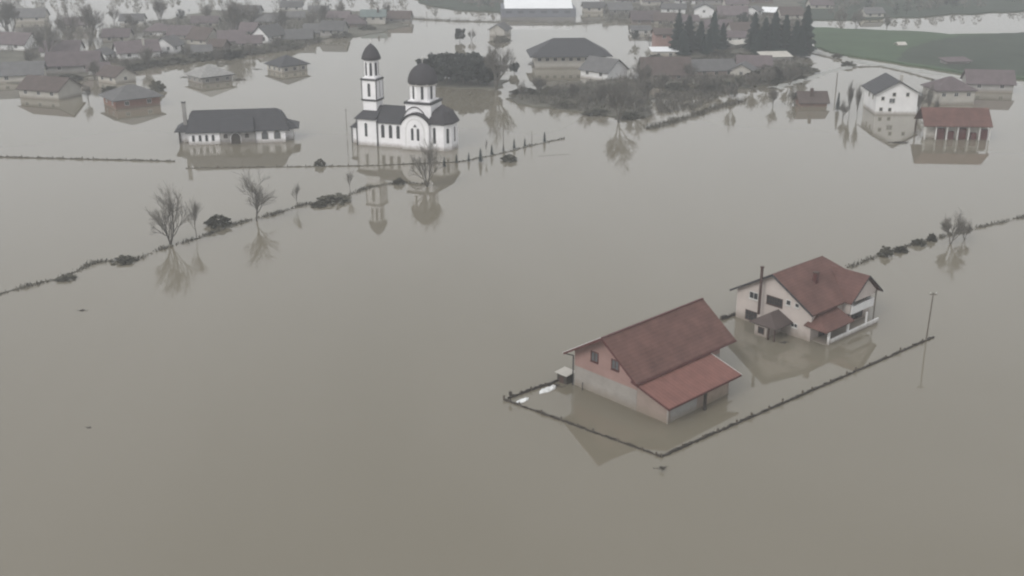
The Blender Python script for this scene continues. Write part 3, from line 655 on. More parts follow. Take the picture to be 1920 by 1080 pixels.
# left village, back to front
V = [
 ("dark shed-like house at the far top left edge, half hidden by grey trees", 60, 40, 12, 8, 8, 2.4, 3.0, 'grey_tile', 'cream'),
 ("grey-roofed farmhouse beyond the left edge of the flooded village", 30, 92, 13, 9, -12, 2.6, 3.2, 'purple_tile', 'white2'),
 ("long purple-grey roofed house at the left village edge, its wall just above water", 142, 134, 15, 9, 10, 2.8, 3.4, 'purple_tile', 'grey_wall'),
 ("low dark-roofed house nearest the left edge of the village", 40, 150, 13, 9, 15, 2.4, 3.0, 'grey_tile', 'cream'),
 ("small dark-roofed house topmost on the left, standing behind the large L-shaped one", 222, 76, 9, 7, 4, 2.0, 2.4, 'purple_tile', 'cream'),
 ("large grey-roofed house with a bright pale gable turned left and bushes in front", 258, 109, 13, 9, 28, 2.8, 3.0, 'purple_tile', 'white2', 'gable', 2, 1, .3, 2),
 ("small white-walled house between the purple-grey long roof and the bright gable", 192, 113, 5.5, 6, 78, 2.4, 1.6, 'grey_tile', 'white2', 'gable', 1, 1, None, 1),
 ("wide hipped purple-grey roof at the back of the left village, pale walls below", 300, 66, 10, 8, 5, 1.9, 2.6, 'purple_tile', 'white2', 'hip'),
 ("house with a pinkish tiled roof slope facing the viewer, mid left village", 384, 82, 9, 8, -30, 2.3, 3.6, 'brown_tile', 'cream'),
 ("bright white gable house directly left of the pinkish roof", 318, 100, 7, 7.5, 75, 3.2, 2.6, 'grey_tile', 'white2', 'gable', 2, 1, None, 2),
 ("purple-grey roofed house right of the pinkish roof, under the wide grey tree", 436, 84, 9, 8, 12, 2.2, 3.0, 'purple_tile', 'grey_wall'),
 ("small dark roof with a white front strip, in front of the pinkish roof", 379, 102, 6, 5, 15, 1.6, 1.7, 'grey_tile', 'white2', 'gable', 2),
 ("little brown-roofed hut squeezed beside the pinkish roof", 411, 94, 5.5, 5, -15, 1.9, 2.0, 'brown_tile', 'brown_wall', 'gable', 1),
 ("bright white gable house alone at the right end of the left village", 505, 80, 10, 7.5, 62, 3.2, 3.2, 'grey_tile', 'white2', 'gable', 2, 1, None, 2),
 ("dark low-roofed house on the shore just right of the lone white gable", 558, 77, 11, 8, 5, 1.6, 2.8, 'grey_tile', 'brown_wall'),
 ("dark hipped roof behind the lone white gable, far left village", 506, 47, 10, 7, -6, 1.7, 2.8, 'grey_tile', 'cream', 'hip'),
 ("small far house with mossy roof between grey trees, above the shoreline roofs", 553, 37, 8, 6, 8, 1.6, 1.9, 'grey_tile', 'grey_wall'),
 ("grey-walled house with dark roof at the shore, fourth from the tall teal-roofed one", 627, 68, 8.5, 8, -8, 3.0, 2.8, 'grey_tile', 'grey_wall', 'gable', 3),
 ("rounded purple hipped roof low over the water, just left of the teal-roofed house", 664, 49, 9, 7, 3, 1.3, 3.4, 'purple_tile', 'brown_wall', 'hip'),
 ("tall pale house with grey-green roof behind the church's bell tower", 701, 45, 9.5, 7, 4, 3.6, 2.2, 'teal_tile', 'cream', 'gable', 3, 1, .4),
 ("low dark-roofed house right of the grey-green roof, at the shore end", 748, 41, 10, 7, -4, 2.0, 2.6, 'brown_tile', 'grey_wall'),
 ("tiny far house with pale wall above the purple hipped roof", 598, 28, 8, 6, 6, 1.8, 2.2, 'grey_tile', 'cream'),
 ("far dark-roofed house near the top, between the wide grey tree and mossy roof", 470, 28, 9, 6, -5, 1.8, 2.4, 'grey_tile', 'grey_wall'),
 ("small brown-roofed house with pale gable behind the orange brick house", 220, 152, 8, 7, -35, 2.2, 2.2, 'brown_tile', 'cream', 'gable', 2, 1, None, 1),
 ("brown-roofed waterside house cut by the photograph's left edge", 96, 180, 13, 9, -20, 2.6, 2.8, 'brown_tile', 'cream', 'gable', 3),
 # behind and right of the church
 ("very wide building with a dark hipped roof and pale walls, behind the dark grove", 1066, 122, 22, 12, 4, 3.7, 4.8, 'slate', 'cream', 'hip', 9, 1, None, 0, "house", "house", None, 1.9),
 ("dark-roofed house with bright gable turned right, in front of the very wide building", 1132, 145, 10, 9.5, -42, 2.7, 3.2, 'grey_tile', 'white2', 'gable', 2, 1, None, 0),
 ("tiny pale hut among trees behind the dark grove", 938, 66, 7, 6, 70, 2.6, 2.0, 'grey_tile', 'cream', 'gable', 1),
 ("long brown-roofed house left of the left conifer group, low over the water", 1245, 146, 14, 9, 3, 2.0, 4.2, 'brown_tile', 'brown_wall'),
 ("pink-walled house with a pale side annex, left of the left conifer group", 1241, 92, 6, 6, 5, 5.6, 1.6, 'brown_tile', 'pink', 'gable', 1),
 ("low building with bright white flat roof at the foot of the pink-walled house", 1244, 103, 8, 5, 2, 1.5, .7, 'white_sheet', 'cream', 'shed', 2),
 ("long pale-walled house with dark roof under the left conifer group", 1325, 140, 15, 8, 6, 2.1, 2.6, 'grey_tile', 'tan', 'gable', 4),
 ("small grey gabled house between the two conifer groups, near the causeway", 1392, 142, 6, 6.5, 70, 2.2, 1.8, 'grey_tile', 'cream', 'gable', 1, 1, None, 1),
 ("narrow pale roofed shed slanting between the two conifer groups", 1384, 90, 8, 3.4, 40, 1.6, .7, 'cream', 'grey_wall', 'shed', 0),
 ("low shed with pale greenish roof in front of the right conifer group", 1452, 114, 9, 5, 8, 1.6, .9, 'cream', 'grey_wall', 'shed', 2),
 # far town along the top edge
 ("pale-fronted far house left of the big white-roofed hall's end, top of the town", 1160, 26, 10, 8, 6, 2.4, 2.6, 'grey_tile', 'grey_wall'),
 ("dark wide roof at the near edge of the far town, right of the white-roofed hall", 1208, 42, 11, 8, 3, 1.8, 3.0, 'purple_tile', 'brown_wall'),
 ("far town house with long white wall, left of the white gable", 1262, 26, 10, 7, -3, 2.8, 1.8, 'grey_tile', 'white2'),
 ("bright white gable in the far town above the left conifers", 1319, 34, 7, 8, 82, 4.2, 2.2, 'grey_tile', 'white2', 'gable', 2, 1, None, 1),
 ("far dark-roofed house between the white gable and the right conifers", 1372, 34, 12, 8, -5, 2.0, 3.2, 'purple_tile', 'grey_wall'),
 ("small pale-walled far house just left of the right conifers", 1412, 30, 6, 6, 60, 2.6, 1.8, 'grey_tile', 'white2', 'gable', 1),
 ("far house with white roof patch peeping between the right conifers", 1446, 28, 7, 5, -20, 1.8, 1.6, 'white_sheet', 'brown_wall'),
 ("brown far roof behind the right conifers", 1480, 36, 9, 7, 5, 2.4, 2.8, 'brown_tile', 'cream'),
 ("grey far house at the very top, above the white wall house", 1226, 10, 12, 8, 4, 2.6, 2.6, 'purple_tile', 'cream'),
 ("grey far house at the very top, above the white gable", 1330, 8, 12, 8, -6, 2.6, 2.8, 'purple_tile', 'grey_wall'),
 ("grey far house at the very top, above the right conifers", 1420, 6, 13, 8, 4, 2.6, 2.8, 'purple_tile', 'brown_wall'),
 ("small white-walled cottage between the wide dark far roof and the pink wall", 1200, 62, 7, 5, 4, 1.6, 1.4, 'grey_tile', 'white2'),
 ("pale far cottage beyond the green field, between two grey trees", 1634, 32, 8, 6, 8, 2.2, 2.0, 'grey_tile', 'cream'),
 # right side
 ("small red-brown brick hut with pale chimney standing alone in the water", 1520, 197, 7, 5, 2, 1.5, 2.2, 'brown_tile', 'brick', 'gable', 0, 0, -.1),
 ("dark hipped house right of the white two-storey one, partly behind bare trees", 1776, 190, 10, 9, 5, 3.6, 3.0, 'purple_tile', 'cream', 'hip', 3),
 ("low grey house at the right edge behind the dark hipped one", 1850, 168, 12, 8, -10, 2.6, 3.0, 'purple_tile', 'grey_wall'),
 ("low grey shed beside the field at the right edge", 1790, 121, 8, 4, 12, 1.2, .7, 'purple_tile', 'grey_wall', 'shed', 0),
 ("tiny pale hut standing alone on the green field", 1688, 88, 2.2, 2.0, 10, 1.2, .6, 'cream', 'cream', 'gable', 1),
]
V += [
 ("far pale cottage above the wide hipped roof, top of the left village", 250, 44, 9, 6, 5, 1.8, 2.2, 'grey_tile', 'white2'),
 ("far grey roof at the upper left, between the two tall grey trees", 150, 52, 10, 7, 8, 1.8, 2.4, 'purple_tile', 'cream'),
 ("low purple-grey roof just behind the long purple-grey roofed house", 118, 104, 12, 8, 8, 2.2, 2.8, 'purple_tile', 'white2'),
 ("brown-walled house filling the gap between the bright pale gable and the white gable", 292, 98, 8, 6, 10, 2.0, 2.4, 'purple_tile', 'cream'),
 ("narrow dark roof between the wide hipped roof and the pinkish roof", 344, 72, 9, 7, -8, 2.0, 2.8, 'purple_tile', 'grey_wall'),
 ("low white-walled house under the broad dark tree of the left village", 470, 88, 8, 6, 6, 2.0, 2.2, 'purple_tile', 'white2'),
 ("dark roof between the purple-grey roof and the lone white gable, set back", 462, 64, 9, 7, -6, 1.9, 2.6, 'purple_tile', 'grey_wall'),
 ("grey roof at the shore between the dark shoreline roof and the grey-walled house", 592, 66, 8, 7, 6, 1.7, 2.6, 'grey_tile', 'grey_wall'),
 ("far house with pale wall, above the grey-walled shore house", 636, 40, 9, 6, -5, 2.0, 2.2, 'purple_tile', 'cream'),
 ("far long roof above the pinkish roof, left village", 386, 48, 10, 6, 4, 1.7, 2.2, 'purple_tile', 'cream'),
 ("far pale cottage behind the grey wooded top edge, left of centre", 548, 18, 9, 6, 4, 1.8, 2.2, 'grey_tile', 'white2'),
 ("tiny white cottage between the small brown roof and the long purple-grey roof", 186, 138, 6, 5, 20, 1.8, 1.6, 'purple_tile', 'white2', 'gable', 1),
 ("far town house with bright front at the left end, over the dyke's right half", 1112, 22, 9, 6, 5, 2.4, 2.0, 'grey_tile', 'cream'),
 ("brown-roofed far town house, right of the dark wide roof", 1248, 44, 9, 7, -6, 1.8, 2.6, 'brown_tile', 'cream'),
 ("small pale far house left of the white gable, lower row", 1288, 46, 8, 6, 8, 1.9, 2.0, 'purple_tile', 'white2'),
 ("dark far roof lower right of the white gable", 1346, 58, 10, 7, -4, 1.8, 2.6, 'purple_tile', 'grey_wall'),
 ("brown far roof between the conifer groups, upper", 1388, 62, 9, 7, 10, 1.8, 2.4, 'brown_tile', 'grey_wall'),
 ("pale far house between the conifer groups, lower", 1378, 76, 7, 6, -12, 1.8, 1.8, 'purple_tile', 'white2'),
 ("very far grey roof at the top edge above the dark wide far roof", 1176, 6, 11, 7, 3, 2.2, 2.6, 'purple_tile', 'grey_wall'),
 ("very far pale house at the top edge, second right of the white-roofed hall", 1284, 8, 9, 7, -3, 2.4, 2.2, 'purple_tile', 'white2'),
 ("very far dark roof at the top edge over the gap between the conifer groups", 1378, 14, 10, 7, 5, 2.2, 2.6, 'purple_tile', 'cream'),
 ("very far dark roof at the top edge right of the tallest conifer", 1536, 16, 10, 7, 5, 2.2, 2.6, 'purple_tile', 'cream'),
 ("long dark roof filling the foot of the conifer groups, beside the long pale-walled house", 1412, 130, 10, 7, -4, 1.8, 2.6, 'purple_tile', 'grey_wall'),
]
for e in V: house(*e)
# the big hall at the very top: white roof over a blue-grey wall
R = empty("warehouse", at(1010, 32), 1.5, "large industrial hall with a white roof and blue-grey wall at the top of the picture", "warehouse")
B(-16, 16, 0, 22, -1, 3.6).build("wall", M['blue_grey'], R)
MB().prism([(-14.5, -.3, 3.62), (14.5, -.3, 3.62), (14.5, 11, 5.2), (14.5, 22.3, 3.62), (14.5, 22.3, 3.602), (-14.5, 22.3, 3.602)][:0] or [(-14.6, -.3, 3.62), (-14.6, 11, 6.4), (-14.6, 22.3, 3.62)], (29.2, 0, 0)).build("roof", M['white_sheet'], R)
for k in range(6): B(-14 + k * 5, -11.5 + k * 5, -.06, .02, 1.6, 2.6).build("window", M['glass2'], R)
# houses standing alone in the water, left
house("lone hip-roofed pavilion with dark roof and pale walls, right of the pale ruined one", 539, 131, 9.0, 8.6, 42, 1.9, 2.7, 'slate', 'cream', 'hip', 3, 1, None, 3, cat="pavilion", over=.75)
R = house("pale ruined-looking hip-roofed house with dark eaves, left of the lone pavilion", 394, 151, 9.5, 9, 42, 1.9, 2.9, 'pale_roof', 'grey_wall', 'hip', 3, 1, None, 3, over=.8)
B(-5.7, 5.7, -5.4, -5.32, 1.75, 1.98).build("fascia", M['slate_dark'], R); B(5.57, 5.65, -5.3, 5.3, 1.75, 1.98).build("fascia", M['slate_dark'], R)
house("orange brick house with dark grey-green hipped roof standing alone in the water on the left", 248, 196, 11.5, 10, 36, 2.4, 2.9, 'grey_tile', 'brick', 'hip', 2, 1, None, 2, over=1.0)
# the white two-storey house on the right
R = empty("house", at(1640, 214), -2, "white two-storey gabled house with dark roof on the far right, gable facing the viewer", "house")
MB().prism([(0, 0, -1.5), (10.2, 0, -1.5), (10.2, 0, 5.4), (5.1, 0, 8.1), (0, 0, 5.4)], (0, 11, 0)).build("wall", M['white2'], R)
MB().gable(-.9, 12, -.8, 11.0, 5.15, 8.5, .22, 5.1, axis='v').build("roof", M['slate'], R)
for u, z in ((1.6, 3.9), (1.4, 1.2), (3.6, 1.1), (4.3, 4.9), (7.6, 4.9)): window(R, u - .35, u + .35, z - .35, z + .45, 0, bars=0, frame='cream')
window(R, 3.3, 4.6, 2.9, 3.9, 0, glass='glass2', frame='frame', bars=1)
for v in (2.5, 6): window(R, v, v + .9, 3.4, 4.4, 0, side='u', out=-1, frame='cream')
B(6.6, 7.3, 4, 4.7, 6.8, 9.2).build("chimney", M['cream'], R)
# open shed with red roof at the right edge
R = empty("shed", at(1792, 262), -4, "dark red roofed shed with white posts and red-brown boarding at the right edge", "shed")
MB().gable(-7.5, 7.6, -.6, 8.2, 3.2, 6.6, .2).build("roof", M['red_tile'], R)
for x in (-7, -4.6, -2.2, .2, 2.6, 5, 7.2):
    for y in (-.1, 7.6): B(x - .14, x + .14, y - .14, y + .14, -1.2, 3.25).build("post", M['frame' if y < 0 else 'brown_frame'], R)
B(-6.8, 7.1, 1.4, 1.55, -1.2, 2.9).build("back_wall", M['cream'], R)
for x, w_, z_ in ((-4.4, 1.9, 2.4), (-1.9, 1.5, 1.7), (.6, 1.7, 2.5), (3.4, 1.2, 1.5), (5.4, 1.6, 2.3)): B(x, x + w_, .5, 1.3, -1, z_).build("boarding", M['dark_red'], R)

# ------------------------------------------------------------------ fences, posts and poles
def fence(label, a, b, h=.22, wd=.2, every=2.5, m='dark_wood', seed=1, posth=.35, debris=.5):
    r = random.Random(seed); A = at(*a); Bp = at(*b); L_ = (Bp - A).length; hd = math.degrees(math.atan2(Bp.y - A.y, Bp.x - A.x))
    R = empty("fence", A, hd, label, "fence"); mb = MB(); n = int(L_ / .4)
    ring = lambda i: (L_ * i / n, r.uniform(-.05, .05), wd * r.uniform(.45, 1.35) * .5, h * r.uniform(.5, 1.35))
    prev = ring(0)
    for i in range(1, n + 1):
        c = ring(i); k = len(mb.v)
        for x, y, w_, z in (prev, c): mb.v += [(x, y - w_, -.1), (x, y - w_ * .7, z), (x, y + w_ * .7, z), (x, y + w_, -.1)]
        for q in range(3): mb.f.append((k + q, k + 4 + q, k + 5 + q, k + q + 1)); mb.m.append(0)
        prev = c
    mb.build("rail", M[m], R)
    k = 0
    while k * every <= L_ + .01:
        hh = posth * r.uniform(.4, 1.5); xk = min(L_, max(0, k * every + r.uniform(-.7, .7))); B(xk - .07, xk + .07, -.08, .08, -.4, hh + h).build("post", M['pole'], R); k += 1
    return R
fence("front garden fence running from the left gate post to the corner before the barn", (945, 750), (1240, 857), .20, .22, 2.6, seed=2, posth=.24)
fence("long garden fence right of the barn, running past the house to the pole", (1240, 857), (1750, 633), .24, .28, 2.8, seed=3, posth=.30)
fence("short back fence between the left gate post and the small dark shed", (952, 748), (1048, 714), .28, .30, 2.0, seed=4, posth=.18)
fence("short piece of fence behind the barn next to the balcony house", (1352, 600), (1381, 590), .40, .4, 1.6, seed=5, posth=.2)
fence("thin submerged fence left of the long white hall", (-40, 294), (328, 303), .28, .22, 3.2, 'scrub', 6, .25)
fence("thin submerged fence between the hall and the church front", (348, 316), (700, 311), .18, .14, 3.0, 'scrub', 7, .25)
fence("thin submerged fence in front of the church's right half", (700, 311), (862, 304), .18, .14, 3.0, 'scrub', 8, .25)
g = empty("gate_post", at(957, 752), 0, "thick dark gate post with round top at the fence's left corner", "gate post")
MB().tube((0, 0, -1), (0, 0, .75), .07, .06, 8).build("post", M['dark_wood'], g)
MB().lathe((0, 0), [(.05, .7), (.17, .8), (.20, 1.0), (.15, 1.18), (.03, 1.25)], 10).build("finial", M['dark_wood'], g)
def pole(label, px, py, ptop, r=.09, arm=.9, name="utility_pole", cat="pole", lean=0, ins=2):
    p = at(px, py); yt = ptop; b = (540 - yt) / FPX; h = (b * p.y * math.cos(PITCH) - p.y * math.sin(PITCH)) / (math.cos(PITCH) + b * math.sin(PITCH)) + CAM_H
    R = empty(name, p, 0, label, cat); MB().tube((0, 0, -1), (lean, 0, h), r, r * .7, 7).build("shaft", M['pole'], R)
    if arm:
        MB().box(-arm / 2 + lean, arm / 2 + lean, -.05, .05, h - .25, h - .15).build("crossarm", M['pole'], R)
        for k in range(ins):
            x = lean + arm * (k / max(1, ins - 1) - .5) * .8; MB().tube((x, 0, h - .15), (x, 0, h + .05), .05, .04, 6).build("insulator", M['frame'], R)
    return R
pole("tall wooden pole with small crossarm at the right end of the garden fence", 1736, 640, 549, .10, .9, lean=.12)
pole("thin lamp pole rising among the cypresses right of the church", 944, 286, 238, .09, 0, "lamp_post", "lamp post")
pole("thin dark pole behind the last cypresses right of the church", 997, 272, 245, .07, 0)
pole("short thin pole standing in open water left of the church", 650, 240, 204, .07, .5)
pole("thin pole by the narthex corner in the water", 653, 292, 262, .05, 0)
pole("dark far pole at the road bend left of the white two-storey house", 1567, 172, 136, .16, 0)
pole("leaning pole beside the lone pavilion's right side", 563, 134, 112, .08, 0)
for i, (x, y, t) in enumerate([(800, 36, 22), (1100, 45, 30), (1220, 44, 28)]): pole(["far power pole on the dyke above the dark grove", "far power pole on the dyke above the very wide building", "far power pole on the dyke at its right end"][i], x, y, t, .12, 1.0)
# loose things
for lab, px, py, s, m in (("crumpled white sheet caught on the short back fence", 1027, 731, 1.0, 'plastic'), ("smaller white sheet floating by the gate post", 979, 752, .75, 'plastic')):
    r = random.Random(px); mb = MB(); n = 7; hz = [[r.uniform(.02, .32) for _ in range(n)] for _ in range(n)]
    f = lambda i, j: ((i / (n - 1) - .5) * 2.4 * s + (j - 3) * .08, (j / (n - 1) - .5) * 1.1 * s * (1 - .5 * abs(i - 3) / 3), hz[i][j] * s * (.4 if i in (0, n - 1) or j in (0, n - 1) else 1))
    for i in range(n - 1):
        for j in range(n - 1): mb.poly([f(i, j), f(i + 1, j), f(i + 1, j + 1), f(i, j + 1)])
    for i in range(n - 1):
        for j in (0, n - 1):
            a, b = f(i, j), f(i + 1, j); mb.poly([a, b, (b[0], b[1], -.05), (a[0], a[1], -.05)])
    o = mb.build("plastic_sheet", M[m], None, loc=at(px, py)); o.rotation_euler = (0, 0, .65); tag(o, lab, "plastic sheet")
def drift(label, px, py, s, seed):
    """a tangle of drift sticks"""
    r = random.Random(seed); mb = MB()
    for k in range(26):
        c = Vector((r.gauss(0, .5) * s, r.gauss(0, .28) * s, r.uniform(0, .12) * s)); a = r.uniform(0, 3.14); d = Vector((math.cos(a), math.sin(a) * .5, r.uniform(-.1, .3))) * r.uniform(.2, .6) * s
        mb.tube(c - d, c + d, .035 * s + .01, .02 * s, 5)
    return tag(mb.build("driftwood", M['dark_wood'], None, loc=at(px, py)), label, "driftwood")
drift("dark tangle of drift sticks below the front corner of the garden fence", 1240, 878, .55, 1)
plant('far', 1241, 884, 11, "drowned shrub top of thin twigs just below the front corner of the garden fence", "bush", wide=1.2, name="bush")
drift("dark clutter on the back fence next to the white sheet", 1038, 724, .9, 2)
drift("faint drift sticks alone in open water on the left, upper patch", 156, 582, .55, 3)
drift("faint drift sticks alone in open water on the left, lower patch", 166, 802, .35, 4)
drift("drifting branches by the right eaves of the pale ruined-looking house", 447, 150, 1.6, 5)
drift("floating clump just left of the lone pavilion", 482, 130, 1.1, 6)
drift("floating clump left of the pale ruined-looking house", 347, 145, 1.1, 7)
drift("dark drift heap in front of the white two-storey house", 1688, 268, 1.8, 8)
drift("small drift tangle beside the porch of the balcony house", 1471, 642, .6, 9)

# ------------------------------------------------------------------ plants
plant('vase', 320, 458, 104, "bare many-stemmed tree, nearest and leftmost big one on the ragged bank", wide=1.05)
plant('thin', 369, 447, 72, "slender bare sapling right beside the big many-stemmed tree", wide=1)
plant('round', 481, 414, 94, "tall bare round-crowned tree in the middle of the ragged bank", wide=1.0)
plant('thin', 558, 388, 44, "small thin bare sapling between the round-crowned tree and the long bush", wide=1)
plant('thin', 657, 362, 42, "faint thin sapling near the church's mirrored bell tower", wide=1.0)
plant('vase', 801, 350, 86, "bare tree standing in the water before the church's apse and transept", wide=1.0)
plant('bush', 410, 422, 20, "dense round dark bush right of the big many-stemmed tree", "bush", wide=1.5)
plant('bush', 625, 378, 14, "low spreading dark bush on the bank between saplings", "bush", wide=2.8)
plant('bush', 598, 386, 8, "smallest low bush, just left of the spreading one", "bush", wide=2.6)
plant('bush', 748, 345, 12, "dark bush on the bank between the mirrored tower and dome", "bush", wide=1.2)
plant('bush', 600, 311, 14, "small dark bush on the thin fence between hall and church", "bush", wide=1.0)
plant('bush', 955, 301, 12, "dark round bush alone in the water below the cypress row", "bush", wide=1.7)
plant('bush', 232, 490, 9, "low dark bush on the left part of the ragged bank", "bush", wide=3.5)
plant('bush', 124, 524, 8, "low bush where the ragged bank meets the left edge", "bush", wide=3.0)
plant('bush', 1660, 479, 18, "loose grey-green bush, leftmost on the bank behind the balcony house", "bush", wide=1.0)
plant('bush', 1687, 471, 10, "dark low bush, second on the bank behind the balcony house", "bush", wide=1.9)
plant('bush', 1722, 459, 12, "dark bush, third on the bank behind the balcony house", "bush", wide=1.4)
plant('bush', 1746, 451, 15, "small upright dark bush left of the bare tree at the right edge", "bush", wide=.8)
plant('far', 1782, 458, 62, "bare grey tree at the right edge behind the balcony house", wide=1)
plant('far', 1808, 450, 38, "second bare grey tree at the right edge, darker and lower", wide=.9)
cyp = [(833, 313, 20), (856, 305, 16), (879, 303, 17), (901, 304, 26), (922, 291, 20), (944, 284, 15), (964, 279, 19), (984, 275, 16), (1021, 266, 19)]
cl = ["first small cypress, before the apse", "second small cypress, at the apse's right corner", "third small cypress, first one clear of the church", "fourth cypress, taller and dark", "sixth cypress, right of the feathery one", "small cypress at the foot of the lamp pole", "cypress just right of the lamp pole", "second cypress right of the lamp pole", "last cypress, thick, at the right end of the bank"]
for (x, y, h), l in zip(cyp, cl): plant('cypress', x, y, h, l, "cypress", "cypresses along the bank right of the church", 1.7)
plant('thin', 912, 294, 33, "feathery taller young tree among the cypresses right of the church", wide=.35)
plant('bush', 296, 170, 20, "dark square-cut bush at the right rear corner of the orange brick house", "bush", wide=1.1)
# dark grove beside the dome
for x, y, h, l in ((806, 152, 46, "leftmost tree of the dark grove, right behind the dome"), (838, 156, 57, "second tree of the dark grove from the dome"), (868, 158, 60, "middle tree of the dark grove, the tallest"), (896, 159, 58, "fourth tree of the dark grove from the dome"), (914, 160, 42, "low rightmost tree of the dark grove"), (852, 148, 50, "rear tree of the dark grove, filling the gap between second and middle")):
    plant('dome', x, y, h, l, wide=1.3)
plant('far', 930, 170, 100, "tall wispy bare tree at the right end of the dark grove", wide=.85)
plant('dome', 862, 78, 27, "small round dark tree alone on the water above the dark grove", wide=.8)
plant('far', 884, 76, 22, "faint grey shrub tree beside the small round dark tree", wide=.9)
plant('bush', 940, 78, 12, "low dark bush before the tiny pale hut", "bush", wide=2.0)
plant('dome', 964, 138, 22, "small dark tree on the shore left of the very wide building", wide=.9)
plant('bush', 1006, 120, 8, "low bush before the very wide building", "bush", wide=2.4)
# conifers
con = [(1270, 100, 78, 1.1), (1290, 96, 68, 1.2), (1312, 97, 58, 1.3), (1336, 98, 76, 1.0), (1354, 94, 52, 1.2), (1412, 96, 74, 1.0), (1432, 98, 66, 1.3), (1450, 101, 80, 1.1), (1470, 101, 74, 1.2), (1490, 104, 66, 1.3), (1508, 103, 94, 1.0), (1280, 104, 50, 1.5), (1326, 104, 48, 1.5), (1422, 104, 48, 1.5), (1500, 108, 56, 1.4)]
on = ["leftmost", "second", "middle, lower", "fourth, slim", "rightmost, short"]; on2 = ["leftmost slim", "second", "third, tall", "fourth", "fifth, broad", "rightmost and tallest"]
for i, (x, y, h, w_) in enumerate(con):
    plant('conifer' if i % 2 == 0 else 'conifer2', x, y, h, ("%s conifer of the left conifer group" % on[i]) if i < 5 else ("%s conifer of the right conifer group" % on2[i - 5]) if i < 11 else ["short front conifer before the left group's first two", "short front conifer before the left group's fourth", "short front conifer before the right group's second", "short front conifer before the right group's tallest"][i - 11], wide=w_, name="conifer")
# orchard, hedges and bare trees in the middle right
plant('far', 1160, 230, 92, "large bare tree at the orchard's water edge, mirrored in the flood", wide=.9)
plant('far', 1372, 198, 50, "bare dark tree on the causeway's right end", wide=.6)
plant('dome', 1372, 180, 26, "dense dark bushy tree right behind the causeway's end", wide=.8)
for i, (x, y, h, k) in enumerate([(978, 182, 30, 'far'), (1010, 178, 34, 'far'), (1040, 190, 36, 'far'), (1075, 186, 32, 'far'), (1100, 205, 38, 'far'), (1128, 196, 40, 'far'), (1190, 214, 46, 'far'), (1212, 190, 44, 'far'), (1204, 168, 60, 'far'), (1240, 176, 40, 'far'), (1285, 172, 36, 'far'), (1318, 176, 40, 'far'), (1345, 172, 34, 'far'), (1290, 150, 30, 'far'), (1480, 160, 44, 'far'), (1410, 170, 34, 'far'), (1440, 162, 40, 'far')]):
    a = ["below the very wide building's left end", "below the very wide building, second from left", "below the very wide building, front row", "below the very wide building's middle", "nearest the orchard's water edge, left of the large one", "just left of the large mirrored tree", "just right of the large mirrored tree, front", "right of the large mirrored tree, behind", "below the bright gable's right eave", "before the long brown-roofed house", "right of the long brown-roofed house", "before the long pale-walled house, left", "before the long pale-walled house, right", "close to the long brown roof's right end", "below the right conifer group, at the near road", "right of the dense bushy tree by the causeway", "below the pale greenish roofed shed"][i]
    plant('far2' if i % 2 else k, x, y, h, "bare grey tree " + a, group="bare trees of the flooded orchards", wide=1.05)
for i, (x, y, h, w_) in enumerate([(985, 176, 12, 3), (1030, 176, 14, 3), (1085, 172, 14, 3.2), (1150, 170, 15, 3), (1060, 200, 11, 3.4), (1118, 214, 12, 3), (1180, 220, 10, 4), (1270, 166, 12, 3), (1330, 168, 14, 3), (1385, 160, 18, 2.4), (1430, 152, 22, 2.4), (1470, 146, 20, 2.6), (1500, 136, 18, 2.4), (1440, 132, 14, 3), (1350, 106, 14, 3), (1398, 112, 14, 2.6), (1230, 112, 10, 2.6), (1570, 108, 9, 1.6), (1590, 124, 10, 1.8)]):
    a = ["at the left tip of the orchard", "behind the orchard's first bare trees", "in the middle of the orchard's back edge", "under the bright gable", "in the orchard's front left", "in the orchard's front middle", "at the foot of the large mirrored tree", "before the long brown-roofed house's right end", "before the long pale-walled house", "beside the small grey gabled house", "mossy, before the pale greenish roofed shed", "mossy, at the near road's start", "mossy, at the foot of the tallest conifer", "right under the pale greenish roofed shed", "at the feet of the left conifers", "between the two conifer groups", "by the white flat roof", "at the road bend, upper", "at the road bend, lower"][i]
    plant('bush', x, y, h, "brown-green bush " + a, "bush", "bushes of the flooded gardens", wide=w_)
for i, (x, y, h) in enumerate([(1490, 196, 34), (1449, 198, 38), (1592, 216, 64), (1607, 218, 60), (1580, 222, 34), (1738, 222, 66), (1722, 212, 46), (1752, 240, 60)]):
    a = ["just left of the red-brown brick hut", "second one left of the red-brown brick hut", "upright poplar-like, left of the white two-storey house", "upright, closest to the white two-storey house's left wall", "short, left of the two upright ones", "before the dark hipped house", "at the white two-storey house's right corner", "between the dark hipped house and the open red shed"][i]
    plant('poplar' if i in (2, 3, 5, 7) else 'far', x, y, h, "bare tree " + a, wide=1.0 if i in (2, 3) else .9)
plant('cypress', 1570, 208, 36, "single dark cypress in the water left of the upright bare trees", "cypress", wide=1.4)
